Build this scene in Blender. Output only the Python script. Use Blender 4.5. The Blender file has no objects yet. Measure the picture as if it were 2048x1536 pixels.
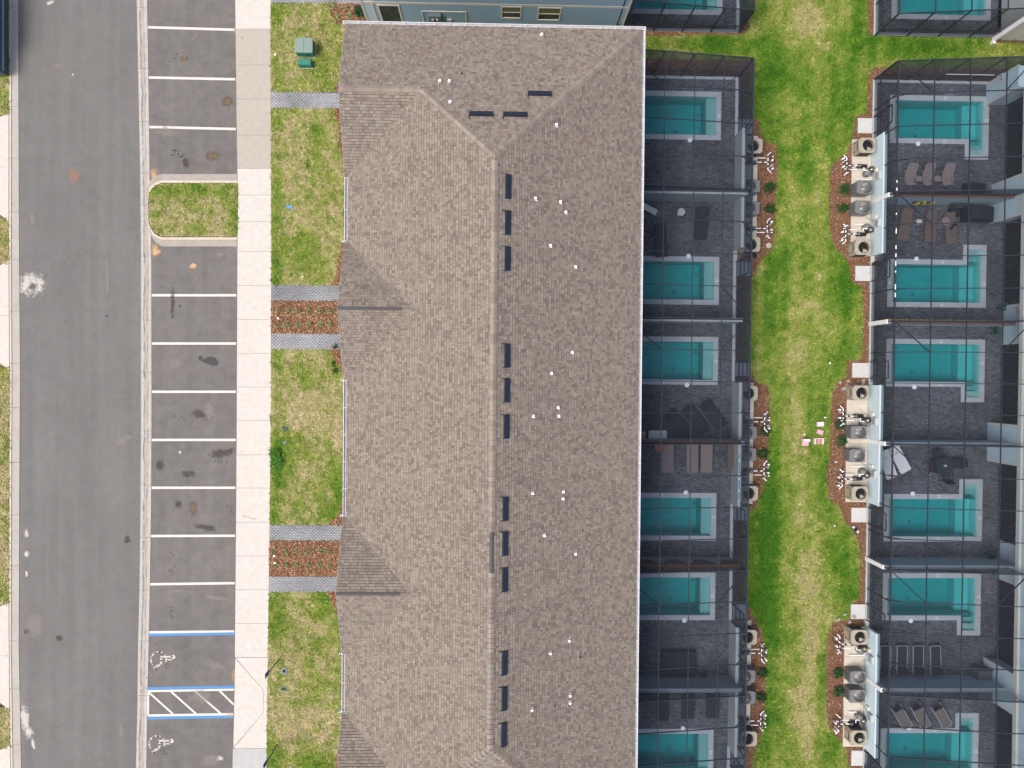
import bpy, bmesh, math, random
import numpy as np
from mathutils import Matrix, Vector
random.seed(7); np.random.seed(7)
R_ = math.radians
scn = bpy.context.scene

# ------------------------------------------------------------------ camera, light, exposure
FPX, CAMH = 1428.0, 42.0            # focal length in pixels of a 2048 wide frame, flying height
def cam_rot(nx=992., ny=750., roll=0.0085):
    n = Vector(((nx-1024)/FPX, (768-ny)/FPX, -1.)).normalized()
    q = n.rotation_difference(Vector((0, 0, -1)))
    return Matrix.Rotation(roll, 3, 'Z') @ q.to_matrix()
CR = cam_rot()
camd = bpy.data.cameras.new('drone_camera'); cam = bpy.data.objects.new('drone_camera', camd)
scn.collection.objects.link(cam)
camd.sensor_width = 36; camd.lens = FPX/2048*36; camd.clip_end = 600
cam.matrix_world = Matrix.Translation((0, 0, CAMH)) @ CR.to_4x4()
scn.camera = cam

SUN_AZ, SUN_EL = 248.0, 60.0        # azimuth clockwise from +Y, elevation
world = bpy.data.worlds.new('World'); scn.world = world; world.use_nodes = True
wn = world.node_tree.nodes; wn.clear()
sky = wn.new('ShaderNodeTexSky'); sky.sky_type = 'NISHITA'; sky.sun_disc = False
sky.sun_elevation = R_(SUN_EL); sky.sun_rotation = R_(SUN_AZ)
sky.air_density = 1.0; sky.dust_density = 6.0; sky.ozone_density = 0.6
bg = wn.new('ShaderNodeBackground'); bg.inputs['Strength'].default_value = 0.12
wo = wn.new('ShaderNodeOutputWorld')
world.node_tree.links.new(sky.outputs[0], bg.inputs[0]); world.node_tree.links.new(bg.outputs[0], wo.inputs[0])
sund = bpy.data.lights.new('sun', 'SUN'); sun = bpy.data.objects.new('sun', sund); scn.collection.objects.link(sun)
sund.energy = 1.25; sund.angle = R_(24); sund.color = (1.0, 0.945, 0.865)
az, el = R_(SUN_AZ), R_(SUN_EL)
sdir = Vector((math.sin(az)*math.cos(el), math.cos(az)*math.cos(el), math.sin(el)))
sun.rotation_euler = sdir.to_track_quat('Z', 'Y').to_euler()
scn.view_settings.view_transform = 'Standard'; scn.view_settings.look = 'None'
scn.view_settings.exposure = 0.9; scn.view_settings.gamma = 1; scn.view_settings.use_curve_mapping = False
try:
    scn.cycles.transparent_max_bounces = 20; scn.cycles.max_bounces = 6
    scn.cycles.use_denoising = True; scn.cycles.denoiser = 'OPENIMAGEDENOISE'; scn.cycles.denoising_input_passes = 'RGB_ALBEDO_NORMAL'; scn.cycles.denoising_prefilter = 'ACCURATE'
except Exception: pass

def g(px, py, z=0.0):
    """place seen at a photo pixel, on the level plane z"""
    d = CR @ Vector(((px-1024)/FPX, -(py-768)/FPX, -1.))
    t = (z-CAMH)/d.z
    return Vector((d.x*t, d.y*t, z))
def gx(px, py, z=0.): return g(px, py, z).x
def gy(px, py, z=0.): return g(px, py, z).y

# ------------------------------------------------------------------ noise in python (for colours that belong to the lawn)
def vnoise(x, y, s=1.0, seed=0):
    x = np.asarray(x, float)*s + seed*17.3; y = np.asarray(y, float)*s + seed*9.1
    xi = np.floor(x).astype(np.int64); yi = np.floor(y).astype(np.int64)
    fx = x-xi; fy = y-yi; fx = fx*fx*(3-2*fx); fy = fy*fy*(3-2*fy)
    def h(a, b):
        n = (a*374761393 + b*668265263 + seed*1442695) & 0xffffffff
        n = ((n ^ (n >> 13))*1274126177) & 0xffffffff
        return ((n ^ (n >> 16)) & 0xffff)/65535.
    return (h(xi, yi)*(1-fx)+h(xi+1, yi)*fx)*(1-fy)+(h(xi, yi+1)*(1-fx)+h(xi+1, yi+1)*fx)*fy
def fbm(x, y, s=1., seed=0, o=4):
    t = 0; a = .5; n = 0
    for k in range(o):
        t = t + a*vnoise(x, y, s*2**k, seed+k); n += a; a *= .55
    return t/n

# ------------------------------------------------------------------ materials
MATS = {}
def nodes_of(name):
    m = bpy.data.materials.new(name); m.use_nodes = True
    nt = m.node_tree; nt.nodes.clear()
    out = nt.nodes.new('ShaderNodeOutputMaterial')
    b = nt.nodes.new('ShaderNodeBsdfPrincipled'); nt.links.new(b.outputs[0], out.inputs[0])
    return m, nt, b, out
def texco(nt, kind='Object'):
    t = nt.nodes.new('ShaderNodeTexCoord')
    return t.outputs[kind]
def noise(nt, vec, scale, detail=4, rough=.55, dist=0):
    n = nt.nodes.new('ShaderNodeTexNoise'); n.inputs['Scale'].default_value = scale
    n.inputs['Detail'].default_value = detail; n.inputs['Roughness'].default_value = rough
    n.inputs['Distortion'].default_value = dist
    if vec is not None: nt.links.new(vec, n.inputs['Vector'])
    return n.outputs['Fac']
def ramp(nt, fac, stops):
    r = nt.nodes.new('ShaderNodeValToRGB')
    e = r.color_ramp.elements
    while len(e) > len(stops): e.remove(e[-1])
    while len(e) < len(stops): e.new(.5)
    for k, (p, c) in enumerate(stops):
        e[k].position = p; e[k].color = (c[0], c[1], c[2], 1) if not isinstance(c, float) else (c, c, c, 1)
    nt.links.new(fac, r.inputs[0]); return r.outputs[0]
def mix(nt, fac, a, b, mode='MIX'):
    n = nt.nodes.new('ShaderNodeMix'); n.data_type = 'RGBA'; n.blend_type = mode
    for i, v in ((0, fac), (6, a), (7, b)):
        if isinstance(v, (int, float)): n.inputs[i].default_value = v
        elif isinstance(v, tuple): n.inputs[i].default_value = (v[0], v[1], v[2], 1)
        else: nt.links.new(v, n.inputs[i])
    return n.outputs[2]
def bump(nt, b, h, strength=.3, dist=.02):
    n = nt.nodes.new('ShaderNodeBump'); n.inputs['Strength'].default_value = strength
    n.inputs['Distance'].default_value = dist
    nt.links.new(h, n.inputs['Height']); nt.links.new(n.outputs[0], b.inputs['Normal'])
def mat(name, col, rough=.7, var=.18, scale=3., metal=0., bmp=0., fine=40., spec=.4):
    """painted / plain surface with soft uneven tone, grime and fine grain"""
    if name in MATS: return MATS[name]
    m, nt, b, out = nodes_of(name)
    co = texco(nt)
    n1 = noise(nt, co, scale, 5); n2 = noise(nt, co, fine, 3)
    lo = tuple(c*(1-var) for c in col); hi = tuple(min(1, c*(1+var*.6)) for c in col)
    c = ramp(nt, n1, [(.3, lo), (.7, hi)])
    c = mix(nt, .25, c, ramp(nt, n2, [(.3, lo), (.7, hi)]))
    nt.links.new(c, b.inputs['Base Color']); b.inputs['Roughness'].default_value = rough
    b.inputs['Metallic'].default_value = metal; b.inputs['Specular IOR Level'].default_value = spec
    if bmp: bump(nt, b, n2, bmp, .01)
    MATS[name] = m; return m
def attr_mat(name, rough=.9, grain=.3, fine=60., bmp=.3):
    """base colour from the pieces' own colour attribute, with grain"""
    m, nt, b, out = nodes_of(name)
    a = nt.nodes.new('ShaderNodeAttribute'); a.attribute_name = 'Col'
    co = texco(nt); n2 = noise(nt, co, fine, 4, .65)
    c = mix(nt, grain, a.outputs['Color'], ramp(nt, n2, [(.3, .35), (.72, 1.7)]), 'MULTIPLY')
    nt.links.new(c, b.inputs['Base Color']); b.inputs['Roughness'].default_value = rough
    b.inputs['Specular IOR Level'].default_value = .2
    if bmp: bump(nt, b, n2, bmp, .01)
    MATS[name] = m; return m

def mk_asphalt(name, base, patch, speck=.5):
    m, nt, b, out = nodes_of(name); co = texco(nt)
    big = noise(nt, co, .22, 6, .6, .6); mid = noise(nt, co, 1.6, 5, .6); fi = noise(nt, co, 26, 5, .8)
    c = ramp(nt, big, [(.3, tuple(x*.93 for x in base)), (.7, tuple(x*1.06 for x in base))])
    mp = nt.nodes.new('ShaderNodeMapping'); mp.inputs['Scale'].default_value = (1.1, .05, 1); nt.links.new(co, mp.inputs[0])
    st = noise(nt, mp.outputs[0], 1.6, 3)
    c = mix(nt, .3, c, ramp(nt, st, [(.35, .82), (.65, 1.18)]), 'MULTIPLY')
    c = mix(nt, patch, c, ramp(nt, mid, [(.32, .68), (.5, 1.), (.72, 1.3)]), 'MULTIPLY')
    c = mix(nt, speck, c, ramp(nt, fi, [(.34, .55), (.5, 1.), (.66, 1.5)]), 'MULTIPLY')
    v = nt.nodes.new('ShaderNodeTexVoronoi'); v.inputs['Scale'].default_value = .9; nt.links.new(co, v.inputs['Vector'])
    sp = ramp(nt, v.outputs['Distance'], [(.0, .3), (.028, .5), (.045, 1.)])
    c = mix(nt, .8, c, sp, 'MULTIPLY')
    nt.links.new(c, b.inputs['Base Color']); b.inputs['Roughness'].default_value = .92
    b.inputs['Specular IOR Level'].default_value = .15
    bump(nt, b, fi, .5, .01); MATS[name] = m; return m
def mk_concrete(name, base, stain=(.42, .30, .20), st=.25):
    m, nt, b, out = nodes_of(name); co = texco(nt)
    oi = nt.nodes.new('ShaderNodeObjectInfo')
    ad = nt.nodes.new('ShaderNodeVectorMath'); ad.operation = 'ADD'
    sc = nt.nodes.new('ShaderNodeVectorMath'); sc.operation = 'SCALE'; sc.inputs[3].default_value = 40
    cb = nt.nodes.new('ShaderNodeCombineXYZ'); nt.links.new(oi.outputs['Random'], cb.inputs[0]); nt.links.new(oi.outputs['Random'], cb.inputs[1])
    nt.links.new(cb.outputs[0], sc.inputs[0]); nt.links.new(co, ad.inputs[0]); nt.links.new(sc.outputs[0], ad.inputs[1])
    v = ad.outputs[0]
    big = noise(nt, v, .8, 6, .62, .4); fi = noise(nt, v, 30, 5, .75); mid = noise(nt, v, 3.2, 5)
    c = ramp(nt, mid, [(.3, tuple(x*.93 for x in base)), (.7, tuple(min(1, x*1.05) for x in base))])
    c = mix(nt, ramp(nt, big, [(.5, 0.), (.78, st)]), c, stain)
    c = mix(nt, .22, c, ramp(nt, fi, [(.3, .7), (.7, 1.3)]), 'MULTIPLY')
    nt.links.new(c, b.inputs['Base Color']); b.inputs['Roughness'].default_value = .88
    b.inputs['Specular IOR Level'].default_value = .2
    bump(nt, b, fi, .2, .005); MATS[name] = m; return m
mk_asphalt('asphalt_road', (.135, .133, .130), .16, .4)
mk_asphalt('asphalt_parking', (.130, .124, .120), .38, .4)
mk_concrete('concrete_white', (.465, .448, .42), st=.16)
mk_concrete('concrete_tan', (.345, .32, .285), st=.1)
mk_concrete('concrete_cool', (.36, .37, .37), st=.08)
mk_concrete('concrete_kerb', (.345, .325, .298), stain=(.25, .22, .19), st=.5)
mk_concrete('concrete_pan', (.30, .28, .255), stain=(.2, .18, .15), st=.5)
mk_concrete('concrete_slab', (.47, .42, .355), stain=(.45, .28, .17))
mk_concrete('concrete_equip', (.43, .40, .35), stain=(.40, .28, .18), st=.12)
mk_concrete('concrete_pad', (.42, .43, .44), st=.08)
mk_concrete('coping_stone', (.37, .385, .41), st=.05)

def mk_valley():
    """gutter concrete with the dirty blue grey water line down its middle (UV.x runs across)"""
    m, nt, b, out = nodes_of('concrete_valley'); uv = texco(nt, 'UV'); co = texco(nt)
    sx = nt.nodes.new('ShaderNodeSeparateXYZ'); nt.links.new(uv, sx.inputs[0])
    mp = nt.nodes.new('ShaderNodeMapping'); mp.inputs['Scale'].default_value = (2.5, .55, 1); nt.links.new(co, mp.inputs[0])
    wob = noise(nt, mp.outputs[0], 1.3, 4, .6)
    def line(c0, w):
        a = nt.nodes.new('ShaderNodeMath'); a.operation = 'ADD'; nt.links.new(sx.outputs[0], a.inputs[0])
        s = nt.nodes.new('ShaderNodeMath'); s.operation = 'MULTIPLY_ADD'; nt.links.new(wob, s.inputs[0]); s.inputs[1].default_value = .5; s.inputs[2].default_value = -.25-c0
        nt.links.new(s.outputs[0], a.inputs[1])
        ab = nt.nodes.new('ShaderNodeMath'); ab.operation = 'ABSOLUTE'; nt.links.new(a.outputs[0], ab.inputs[0])
        return ramp(nt, ab.outputs[0], [(0., 1.), (w*.5, .9), (w, 0.)])
    c = ramp(nt, noise(nt, co, 6, 5), [(.3, (.315, .30, .278)), (.7, (.39, .37, .345))])
    c = mix(nt, mix(nt, 1., line(.50, .16), ramp(nt, noise(nt, co, .35, 2), [(.35, .25), (.65, .9)]), 'MULTIPLY'), c, (.30, .24, .17))
    brk = ramp(nt, noise(nt, mp.outputs[0], 3.5, 4, .7), [(.35, 0.), (.55, .9)])
    c = mix(nt, mix(nt, 1., line(.34, .09), brk, 'MULTIPLY'), c, (.10, .115, .14))
    brk2 = ramp(nt, noise(nt, mp.outputs[0], 2.6, 4, .7), [(.42, 0.), (.6, .8)])
    c = mix(nt, mix(nt, 1., line(.66, .08), brk2, 'MULTIPLY'), c, (.11, .125, .15))
    nt.links.new(c, b.inputs['Base Color']); b.inputs['Roughness'].default_value = .9
    MATS['concrete_valley'] = m
mk_valley()
def mk_paint(name, col, wear=.5):
    m, nt, b, out = nodes_of(name); co = texco(nt)
    n = noise(nt, co, 9, 6, .75); n2 = noise(nt, co, 1.2, 3)
    w = mix(nt, 1., ramp(nt, n, [(.5, 0.), (.72, 1.)]), ramp(nt, n2, [(.3, 0.), (.7, wear)]), 'MULTIPLY')
    c = mix(nt, w, col, (.17, .155, .14))
    nt.links.new(c, b.inputs['Base Color']); b.inputs['Roughness'].default_value = .7
    MATS[name] = m
mk_paint('paint_white', (.52, .49, .46)); mk_paint('paint_blue', (.035, .19, .45)); mk_paint('paint_worn', (.42, .40, .37), 1.3)
def mk_stain(name, col, a=.8, scale=5.):
    """a stain with ragged edge: shows what lies under it where the noise opens it"""
    m, nt, b, out = nodes_of(name); uv = texco(nt, 'UV'); co = texco(nt)
    ln = nt.nodes.new('ShaderNodeVectorMath'); ln.operation = 'LENGTH'; nt.links.new(uv, ln.inputs[0])
    n = noise(nt, co, scale, 6, .7)
    s = nt.nodes.new('ShaderNodeMath'); s.operation = 'MULTIPLY_ADD'; nt.links.new(n, s.inputs[0]); s.inputs[1].default_value = 1.7; s.inputs[2].default_value = -.62
    ad = nt.nodes.new('ShaderNodeMath'); ad.operation = 'ADD'; nt.links.new(ln.outputs['Value'], ad.inputs[0]); nt.links.new(s.outputs[0], ad.inputs[1])
    f = ramp(nt, ad.outputs[0], [(.55, a), (.95, 0.)])
    tr = nt.nodes.new('ShaderNodeBsdfTransparent'); mx = nt.nodes.new('ShaderNodeMixShader')
    b.inputs['Base Color'].default_value = (*col, 1); b.inputs['Roughness'].default_value = .8
    nt.links.new(f, mx.inputs[0]); nt.links.new(tr.outputs[0], mx.inputs[1]); nt.links.new(b.outputs[0], mx.inputs[2])
    nt.links.new(mx.outputs[0], out.inputs[0]); MATS[name] = m
mk_stain('stain_oil', (.05, .042, .036), .6); mk_stain('stain_black', (.025, .025, .025), .75, 14); mk_stain('stain_mud', (.12, .085, .05), .9)
mk_stain('stain_white', (.42, .41, .38), .9, 4); mk_stain('stain_pale', (.24, .22, .2), .5, 2.5); mk_stain('stain_sand', (.42, .28, .16), .95, 3)
mk_stain('stain_patch', (.035, .037, .042), 1., .5); mk_stain('stain_rust', (.5, .30, .16), .35, 2.)

def mk_screen():
    m, nt, b, out = nodes_of('insect_screen')
    b.inputs['Base Color'].default_value = (.012, .016, .026, 1); b.inputs['Roughness'].default_value = .8
    tr = nt.nodes.new('ShaderNodeBsdfTransparent'); tr.inputs[0].default_value = (.88, .94, 1, 1)
    mx = nt.nodes.new('ShaderNodeMixShader')
    co = texco(nt); n = noise(nt, co, .8, 3)
    lw = nt.nodes.new('ShaderNodeLayerWeight'); lw.inputs[0].default_value = .5
    def mth(op, a, b=None):
        q = nt.nodes.new('ShaderNodeMath'); q.operation = op
        for i, v in enumerate((a, b)):
            if v is None: continue
            if isinstance(v, (int, float)): q.inputs[i].default_value = v
            else: nt.links.new(v, q.inputs[i])
        return q.outputs[0]
    # a woven mesh closes up when seen at a slant: open share to the power of 1/cos
    cosv = mth('MAXIMUM', mth('SUBTRACT', 1.0, lw.outputs['Facing']), .12)
    opn = mth('ADD', mth('MULTIPLY', n, -.05), .77)
    T_ = mth('POWER', opn, mth('DIVIDE', 1.0, cosv)); f2 = nt.nodes.new('ShaderNodeMath'); f2.operation = 'SUBTRACT'; f2.inputs[0].default_value = 1.0
    nt.links.new(T_, f2.inputs[1]); f2.use_clamp = True
    nt.links.new(f2.outputs[0], mx.inputs[0]); nt.links.new(tr.outputs[0], mx.inputs[1]); nt.links.new(b.outputs[0], mx.inputs[2])
    nt.links.new(mx.outputs[0], out.inputs[0]); MATS['insect_screen'] = m
mk_screen()
def mk_water():
    m, nt, b, out = nodes_of('pool_water'); nt.nodes.remove(b)
    tr = nt.nodes.new('ShaderNodeBsdfTransparent'); tr.inputs[0].default_value = (.93, .99, 1, 1)
    gl = nt.nodes.new('ShaderNodeBsdfGlossy'); gl.inputs['Roughness'].default_value = .12
    fr = nt.nodes.new('ShaderNodeFresnel'); fr.inputs[0].default_value = 1.33
    co = texco(nt); h = noise(nt, co, 5, 4, .6)
    bp = nt.nodes.new('ShaderNodeBump'); bp.inputs['Strength'].default_value = .35; bp.inputs['Distance'].default_value = .05
    nt.links.new(h, bp.inputs['Height']); nt.links.new(bp.outputs[0], gl.inputs['Normal'])
    mx = nt.nodes.new('ShaderNodeMixShader'); nt.links.new(fr.outputs[0], mx.inputs[0])
    nt.links.new(tr.outputs[0], mx.inputs[1]); nt.links.new(gl.outputs[0], mx.inputs[2]); nt.links.new(mx.outputs[0], out.inputs[0])
    va = nt.nodes.new('ShaderNodeVolumeAbsorption'); va.inputs['Color'].default_value = (.0, .76, .77, 1); va.inputs['Density'].default_value = 1.15
    nt.links.new(va.outputs[0], out.inputs['Volume']); MATS['pool_water'] = m
mk_water()
def mk_basin():
    m, nt, b, out = nodes_of('pool_plaster'); co = texco(nt)
    w = nt.nodes.new('ShaderNodeTexVoronoi'); w.feature = 'SMOOTH_F1'; w.inputs['Scale'].default_value = 5; nt.links.new(co, w.inputs['Vector'])
    c = mix(nt, .5, ramp(nt, noise(nt, co, 1.2, 3), [(.3, (.36, .64, .64)), (.7, (.44, .72, .71))]), ramp(nt, w.outputs['Distance'], [(0., 1.), (.6, .8), (1., 1.25)]), 'MULTIPLY')  # cell pattern paints slight caustic light into the plaster colour
    nt.links.new(c, b.inputs['Base Color']); b.inputs['Roughness'].default_value = .6; MATS['pool_plaster'] = m
mk_basin()
def mk_glass():
    m, nt, b, out = nodes_of('dark_glass')
    b.inputs['Base Color'].default_value = (.012, .014, .018, 1); b.inputs['Roughness'].default_value = .06
    MATS['dark_glass'] = m
mk_glass()
attr_mat('shingle_asphalt', .95, .45, 55., .5); attr_mat('paver_mix', .9, .45, 30., .3)
attr_mat('mulch_mix', .95, .4, 40., .5); attr_mat('grass_mix', .8, .25, 9., .0)
def mk_lawn():
    m, nt, b, out = nodes_of('lawn_soil'); co = texco(nt)
    a = nt.nodes.new('ShaderNodeAttribute'); a.attribute_name = 'Col'
    f1 = noise(nt, co, 8, 6, .75); f2 = noise(nt, co, 34, 4, .7); f3 = noise(nt, co, 3, 4)
    c = mix(nt, .75, a.outputs['Color'], ramp(nt, f1, [(.3, (.55, .62, .5)), (.5, (1., 1., 1.)), (.72, (1.5, 1.38, 1.6))]), 'MULTIPLY')
    c = mix(nt, .7, c, ramp(nt, f2, [(.3, .4), (.5, .95), (.7, 1.65)]), 'MULTIPLY')
    nt.links.new(c, b.inputs['Base Color']); b.inputs['Roughness'].default_value = .95; b.inputs['Specular IOR Level'].default_value = .1
    bump(nt, b, f2, .8, .03); MATS['lawn_soil'] = m
mk_lawn()
mat('earth', (.16, .12, .07), .95, .4, 2., bmp=.5)
mat('mulch_bed', (.15, .075, .038), .95, .5, 9., bmp=.9, fine=45)
mat('gutter_white', (.62, .63, .66), .4, .1); mat('gutter_inside', (.40, .40, .43), .6, .3, 5)
mat('siding_blue', (.235, .345, .42), .6, .06, .7); mat('siding_pale', (.40, .50, .56), .6, .06, .7)
mat('stucco_dim', (.33, .41, .46), .8, .07, 2., bmp=.3, fine=80); mat('stucco_grey', (.30, .33, .325), .8, .07, 2., bmp=.3, fine=80); mat('bench_plaster', (.33, .42, .42), .6, .1, 2); mat('roof_brown', (.175, .15, .13), .95, .3, 14, bmp=.6, fine=60); mat('kerb_grey', (.36, .38, .39), .8, .12, 3); mat('trim_cream', (.55, .52, .47), .5, .06); mat('siding_white', (.50, .485, .455), .6, .05)
mat('stucco_blue', (.43, .53, .58), .8, .07, 2., bmp=.3, fine=80)
mat('frame_bronze', (.030, .036, .048), .4, .15, metal=.3)
mat('vent_dark', (.018, .026, .045), .45, .2, metal=.2); mat('vent_white', (.75, .77, .8), .35, .05)
mat('shingle_gap_shade', (.035, .032, .03), .95, .2, 9); mat('paver_joint', (.18, .18, .185), .95, .2, 9); mat('slab_joint', (.22, .20, .18), .95, .2, 9); mat('glass_table', (.022, .034, .036), .2, .1); mat('cap_dark', (.10, .09, .095), .95, .3, 12, bmp=.5)
mat('ac_beige', (.30, .275, .22), .5, .1); mat('ac_grey', (.155, .16, .165), .5, .1, metal=.2)
mat('fan_black', (.012, .012, .014), .4, .1); mat('fan_pale', (.42, .40, .38), .4, .1); mat('fan_grey', (.15, .155, .16), .35, .1, metal=.4)
mat('louver_dark', (.02, .022, .026), .7, .2); mat('pvc_white', (.78, .78, .82), .3, .05); mat('pump_black', (.02, .02, .024), .4, .2)
mat('filter_grey', (.13, .135, .14), .5, .15); mat('brass', (.30, .26, .17), .3, .1, metal=.6)
mat('conduit_grey', (.22, .24, .26), .5, .1); mat('box_grey', (.36, .38, .38), .5, .1)
mat('meter_slate', (.11, .15, .17), .5, .1)
mat('box_green_pale', (.16, .225, .20), .5, .1); mat('box_green_dark', (.02, .16, .12), .5, .15)
mat('wicker_dark', (.020, .019, .024), .8, .35, 30, bmp=.6); mat('wicker_mauve', (.20, .155, .155), .8, .15, 20, bmp=.4)
mat('wicker_brown', (.12, .082, .070), .8, .2, 20, bmp=.4); mat('sling_black', (.018, .018, .022), .7, .2, 20)
mat('sling_brown', (.135, .11, .095), .7, .12, 20); mat('frame_silver', (.42, .40, .38), .35, .08, metal=.4)
mat('plastic_white', (.62, .61, .62), .4, .06); mat('plastic_teal', (.0, .22, .22), .4, .1); mat('terracotta', (.26, .09, .045), .7, .15)
mat('table_cream', (.50, .47, .44), .4, .06); mat('cover_black', (.008, .009, .011), .8, .3, 8, bmp=.6); mat('wood_tan', (.30, .18, .09), .7, .25, 10)
mat('cover_grey', (.09, .095, .10), .7, .1); mat('hose_green', (.0, .11, .05), .5, .2); mat('pink', (.55, .30, .36), .6, .08); mat('pink_pale', (.62, .50, .56), .6, .06)
mat('yellow', (.50, .36, .02), .5, .1); mat('blue_bright', (.06, .22, .42), .5, .1); mat('navy_paint', (.04, .078, .135), .25, .15, spec=.6)
mat('rubber', (.012, .012, .012), .9, .1); mat('iron_rust', (.19, .12, .09), .8, .25, 14, bmp=.6); mat('steel_grey', (.13, .15, .17), .5, .15, metal=.5)
mat('leaf_dark', (.020, .060, .014), .7, .4, 20); mat('leaf_pale', (.20, .27, .10), .7, .25, 20); mat('rubble_grey', (.24, .24, .23), .9, .2, 8)
mat('oil_drop', (.028, .027, .028), .5, .3, 20); mat('faded_yellow', (.33, .26, .08), .8, .2, 8); mat('leaf_bright', (.055, .17, .012), .7, .4, 20); mat('lid_navy', (.03, .045, .07), .6, .2); mat('joint_dark', (.10, .09, .08), .9, .2); mat('cap_rust', (.16, .07, .04), .8, .3, 6)
mat('scrap_orange', (.26, .10, .02), .7, .2, 20); mat('sign_blue', (.02, .10, .30), .4, .1); mat('soffit', (.5, .5, .5), .6, .05)
mat('tinted_glass', (.02, .03, .04), .1, .1); mat('chrome_trim', (.55, .56, .56), .25, .05, metal=.7)

# ------------------------------------------------------------------ mesh helpers
COL = scn.collection
class MB:
    def __init__(s): s.v = []; s.f = []; s.c = []; s.uv = None
    def add(s, vs, fs, col=None):
        o = len(s.v); s.v += [tuple(p) for p in vs]
        for f in fs: s.f.append([i+o for i in f]); s.c.append(col)
        return s
    def box(s, c, d, rz=0, col=None, taper=1.):
        cx, cy, cz = c; x, y, z = d[0]/2, d[1]/2, d[2]/2; vs = []
        ca, sa = math.cos(rz), math.sin(rz)
        for k, sz in ((1, -z), (taper, z)):
            for sx, sy in ((-x, -y), (x, -y), (x, y), (-x, y)):
                a, b = sx*k, sy*k; vs.append((cx+a*ca-b*sa, cy+a*sa+b*ca, cz+sz))
        return s.add(vs, [(3, 2, 1, 0), (4, 5, 6, 7), (0, 1, 5, 4), (1, 2, 6, 5), (2, 3, 7, 6), (3, 0, 4, 7)], col)
    def bb(s, x0, x1, y0, y1, z0, z1, col=None):
        return s.box(((x0+x1)/2, (y0+y1)/2, (z0+z1)/2), (x1-x0, y1-y0, z1-z0), 0, col)
    def prism(s, poly, z0, z1, col=None):
        n = len(poly); a = sum(poly[i][0]*poly[(i+1) % n][1]-poly[(i+1) % n][0]*poly[i][1] for i in range(n))
        if a < 0: poly = list(poly)[::-1]
        vs = [(p[0], p[1], z0) for p in poly]+[(p[0], p[1], z1) for p in poly]
        return s.add(vs, [list(range(n))[::-1], list(range(n, 2*n))]+[(i, (i+1) % n, n+(i+1) % n, n+i) for i in range(n)], col)
    def tube(s, pts, r, n=6, col=None, caps=True):
        pts = [Vector(p) for p in pts]; rings = []
        for i, p in enumerate(pts):
            d = (pts[min(i+1, len(pts)-1)]-pts[max(i-1, 0)]).normalized()
            u = d.cross(Vector((0, 0, 1)) if abs(d.z) < .9 else Vector((1, 0, 0))).normalized(); w = d.cross(u)
            rr = r[i] if isinstance(r, (list, tuple)) else r
            rings.append([p+(u*math.cos(6.2832*k/n)+w*math.sin(6.2832*k/n))*rr for k in range(n)])
        vs = [q for R in rings for q in R]; fs = []
        for i in range(len(pts)-1):
            for k in range(n): fs.append((i*n+k, i*n+(k+1) % n, (i+1)*n+(k+1) % n, (i+1)*n+k))
        if caps: fs += [list(range(n))[::-1], [(len(pts)-1)*n+k for k in range(n)]]
        return s.add(vs, fs, col)
    def bar(s, a, b, w, h, col=None):
        a, b = Vector(a), Vector(b); d = (b-a).normalized()
        up = Vector((0, 0, 1)) if abs(d.z) < .95 else Vector((0, 1, 0))
        u = d.cross(up).normalized()*w/2; v = u.cross(d).normalized()*h/2
        vs = [a-u-v, a+u-v, a+u+v, a-u+v, b-u-v, b+u-v, b+u+v, b-u+v]
        return s.add(vs, [(0, 1, 2, 3), (7, 6, 5, 4), (4, 5, 1, 0), (5, 6, 2, 1), (6, 7, 3, 2), (7, 4, 0, 3)], col)
    def lathe(s, c, prof, n=20, col=None):
        vs = []; fs = []
        for (r, z) in prof:
            for k in range(n): vs.append((c[0]+r*math.cos(6.2832*k/n), c[1]+r*math.sin(6.2832*k/n), c[2]+z))
        for i in range(len(prof)-1):
            for k in range(n): fs.append((i*n+k, i*n+(k+1) % n, (i+1)*n+(k+1) % n, (i+1)*n+k))
        fs.append([(len(prof)-1)*n+k for k in range(n)]); fs.append(list(range(n))[::-1])
        return s.add(vs, fs, col)
def finish(me, cols_face=None, uvs=None):
    if cols_face is not None:
        at = me.color_attributes.new('Col', 'FLOAT_COLOR', 'CORNER')
        lt = np.empty(len(me.polygons), np.int32); me.polygons.foreach_get('loop_total', lt)
        c = np.repeat(np.asarray(cols_face, np.float32), lt, axis=0)
        c = np.concatenate([c, np.ones((len(c), 1), np.float32)], 1).ravel()
        at.data.foreach_set('color', c)
def props(o, label=None, cat=None, group=None, kind=None):
    if label: o['label'] = label
    if cat: o['category'] = cat
    if group: o['group'] = group
    if kind: o['kind'] = kind
    return o
def link(name, me, m, parent=None, **k):
    o = bpy.data.objects.new(name, me); COL.objects.link(o)
    if m is not None and not me.materials: me.materials.append(MATS[m] if isinstance(m, str) else m)
    if parent is not None: o.parent = parent
    return props(o, **k)
def part(name, mb, m, parent=None, smooth=False, **k):
    me = bpy.data.meshes.new(name); me.from_pydata(mb.v, [], mb.f)
    if mb.c and mb.c[0] is not None: finish(me, mb.c)
    if mb.uv is not None:
        uv = me.uv_layers.new(name='UVMap'); i = 0
        for p in me.polygons:
            for li in p.loop_indices: uv.data[li].uv = mb.uv[me.loops[li].vertex_index]
    if smooth:
        for p in me.polygons: p.use_smooth = True
    return link(name, me, m, parent, **k)
def thing(name, label, cat, loc=(0, 0, 0), rz=0, group=None):
    o = bpy.data.objects.new(name, None); COL.objects.link(o); o.location = loc; o.rotation_euler = (0, 0, rz)
    o.empty_display_size = .2
    return props(o, label, cat, group)
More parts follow.
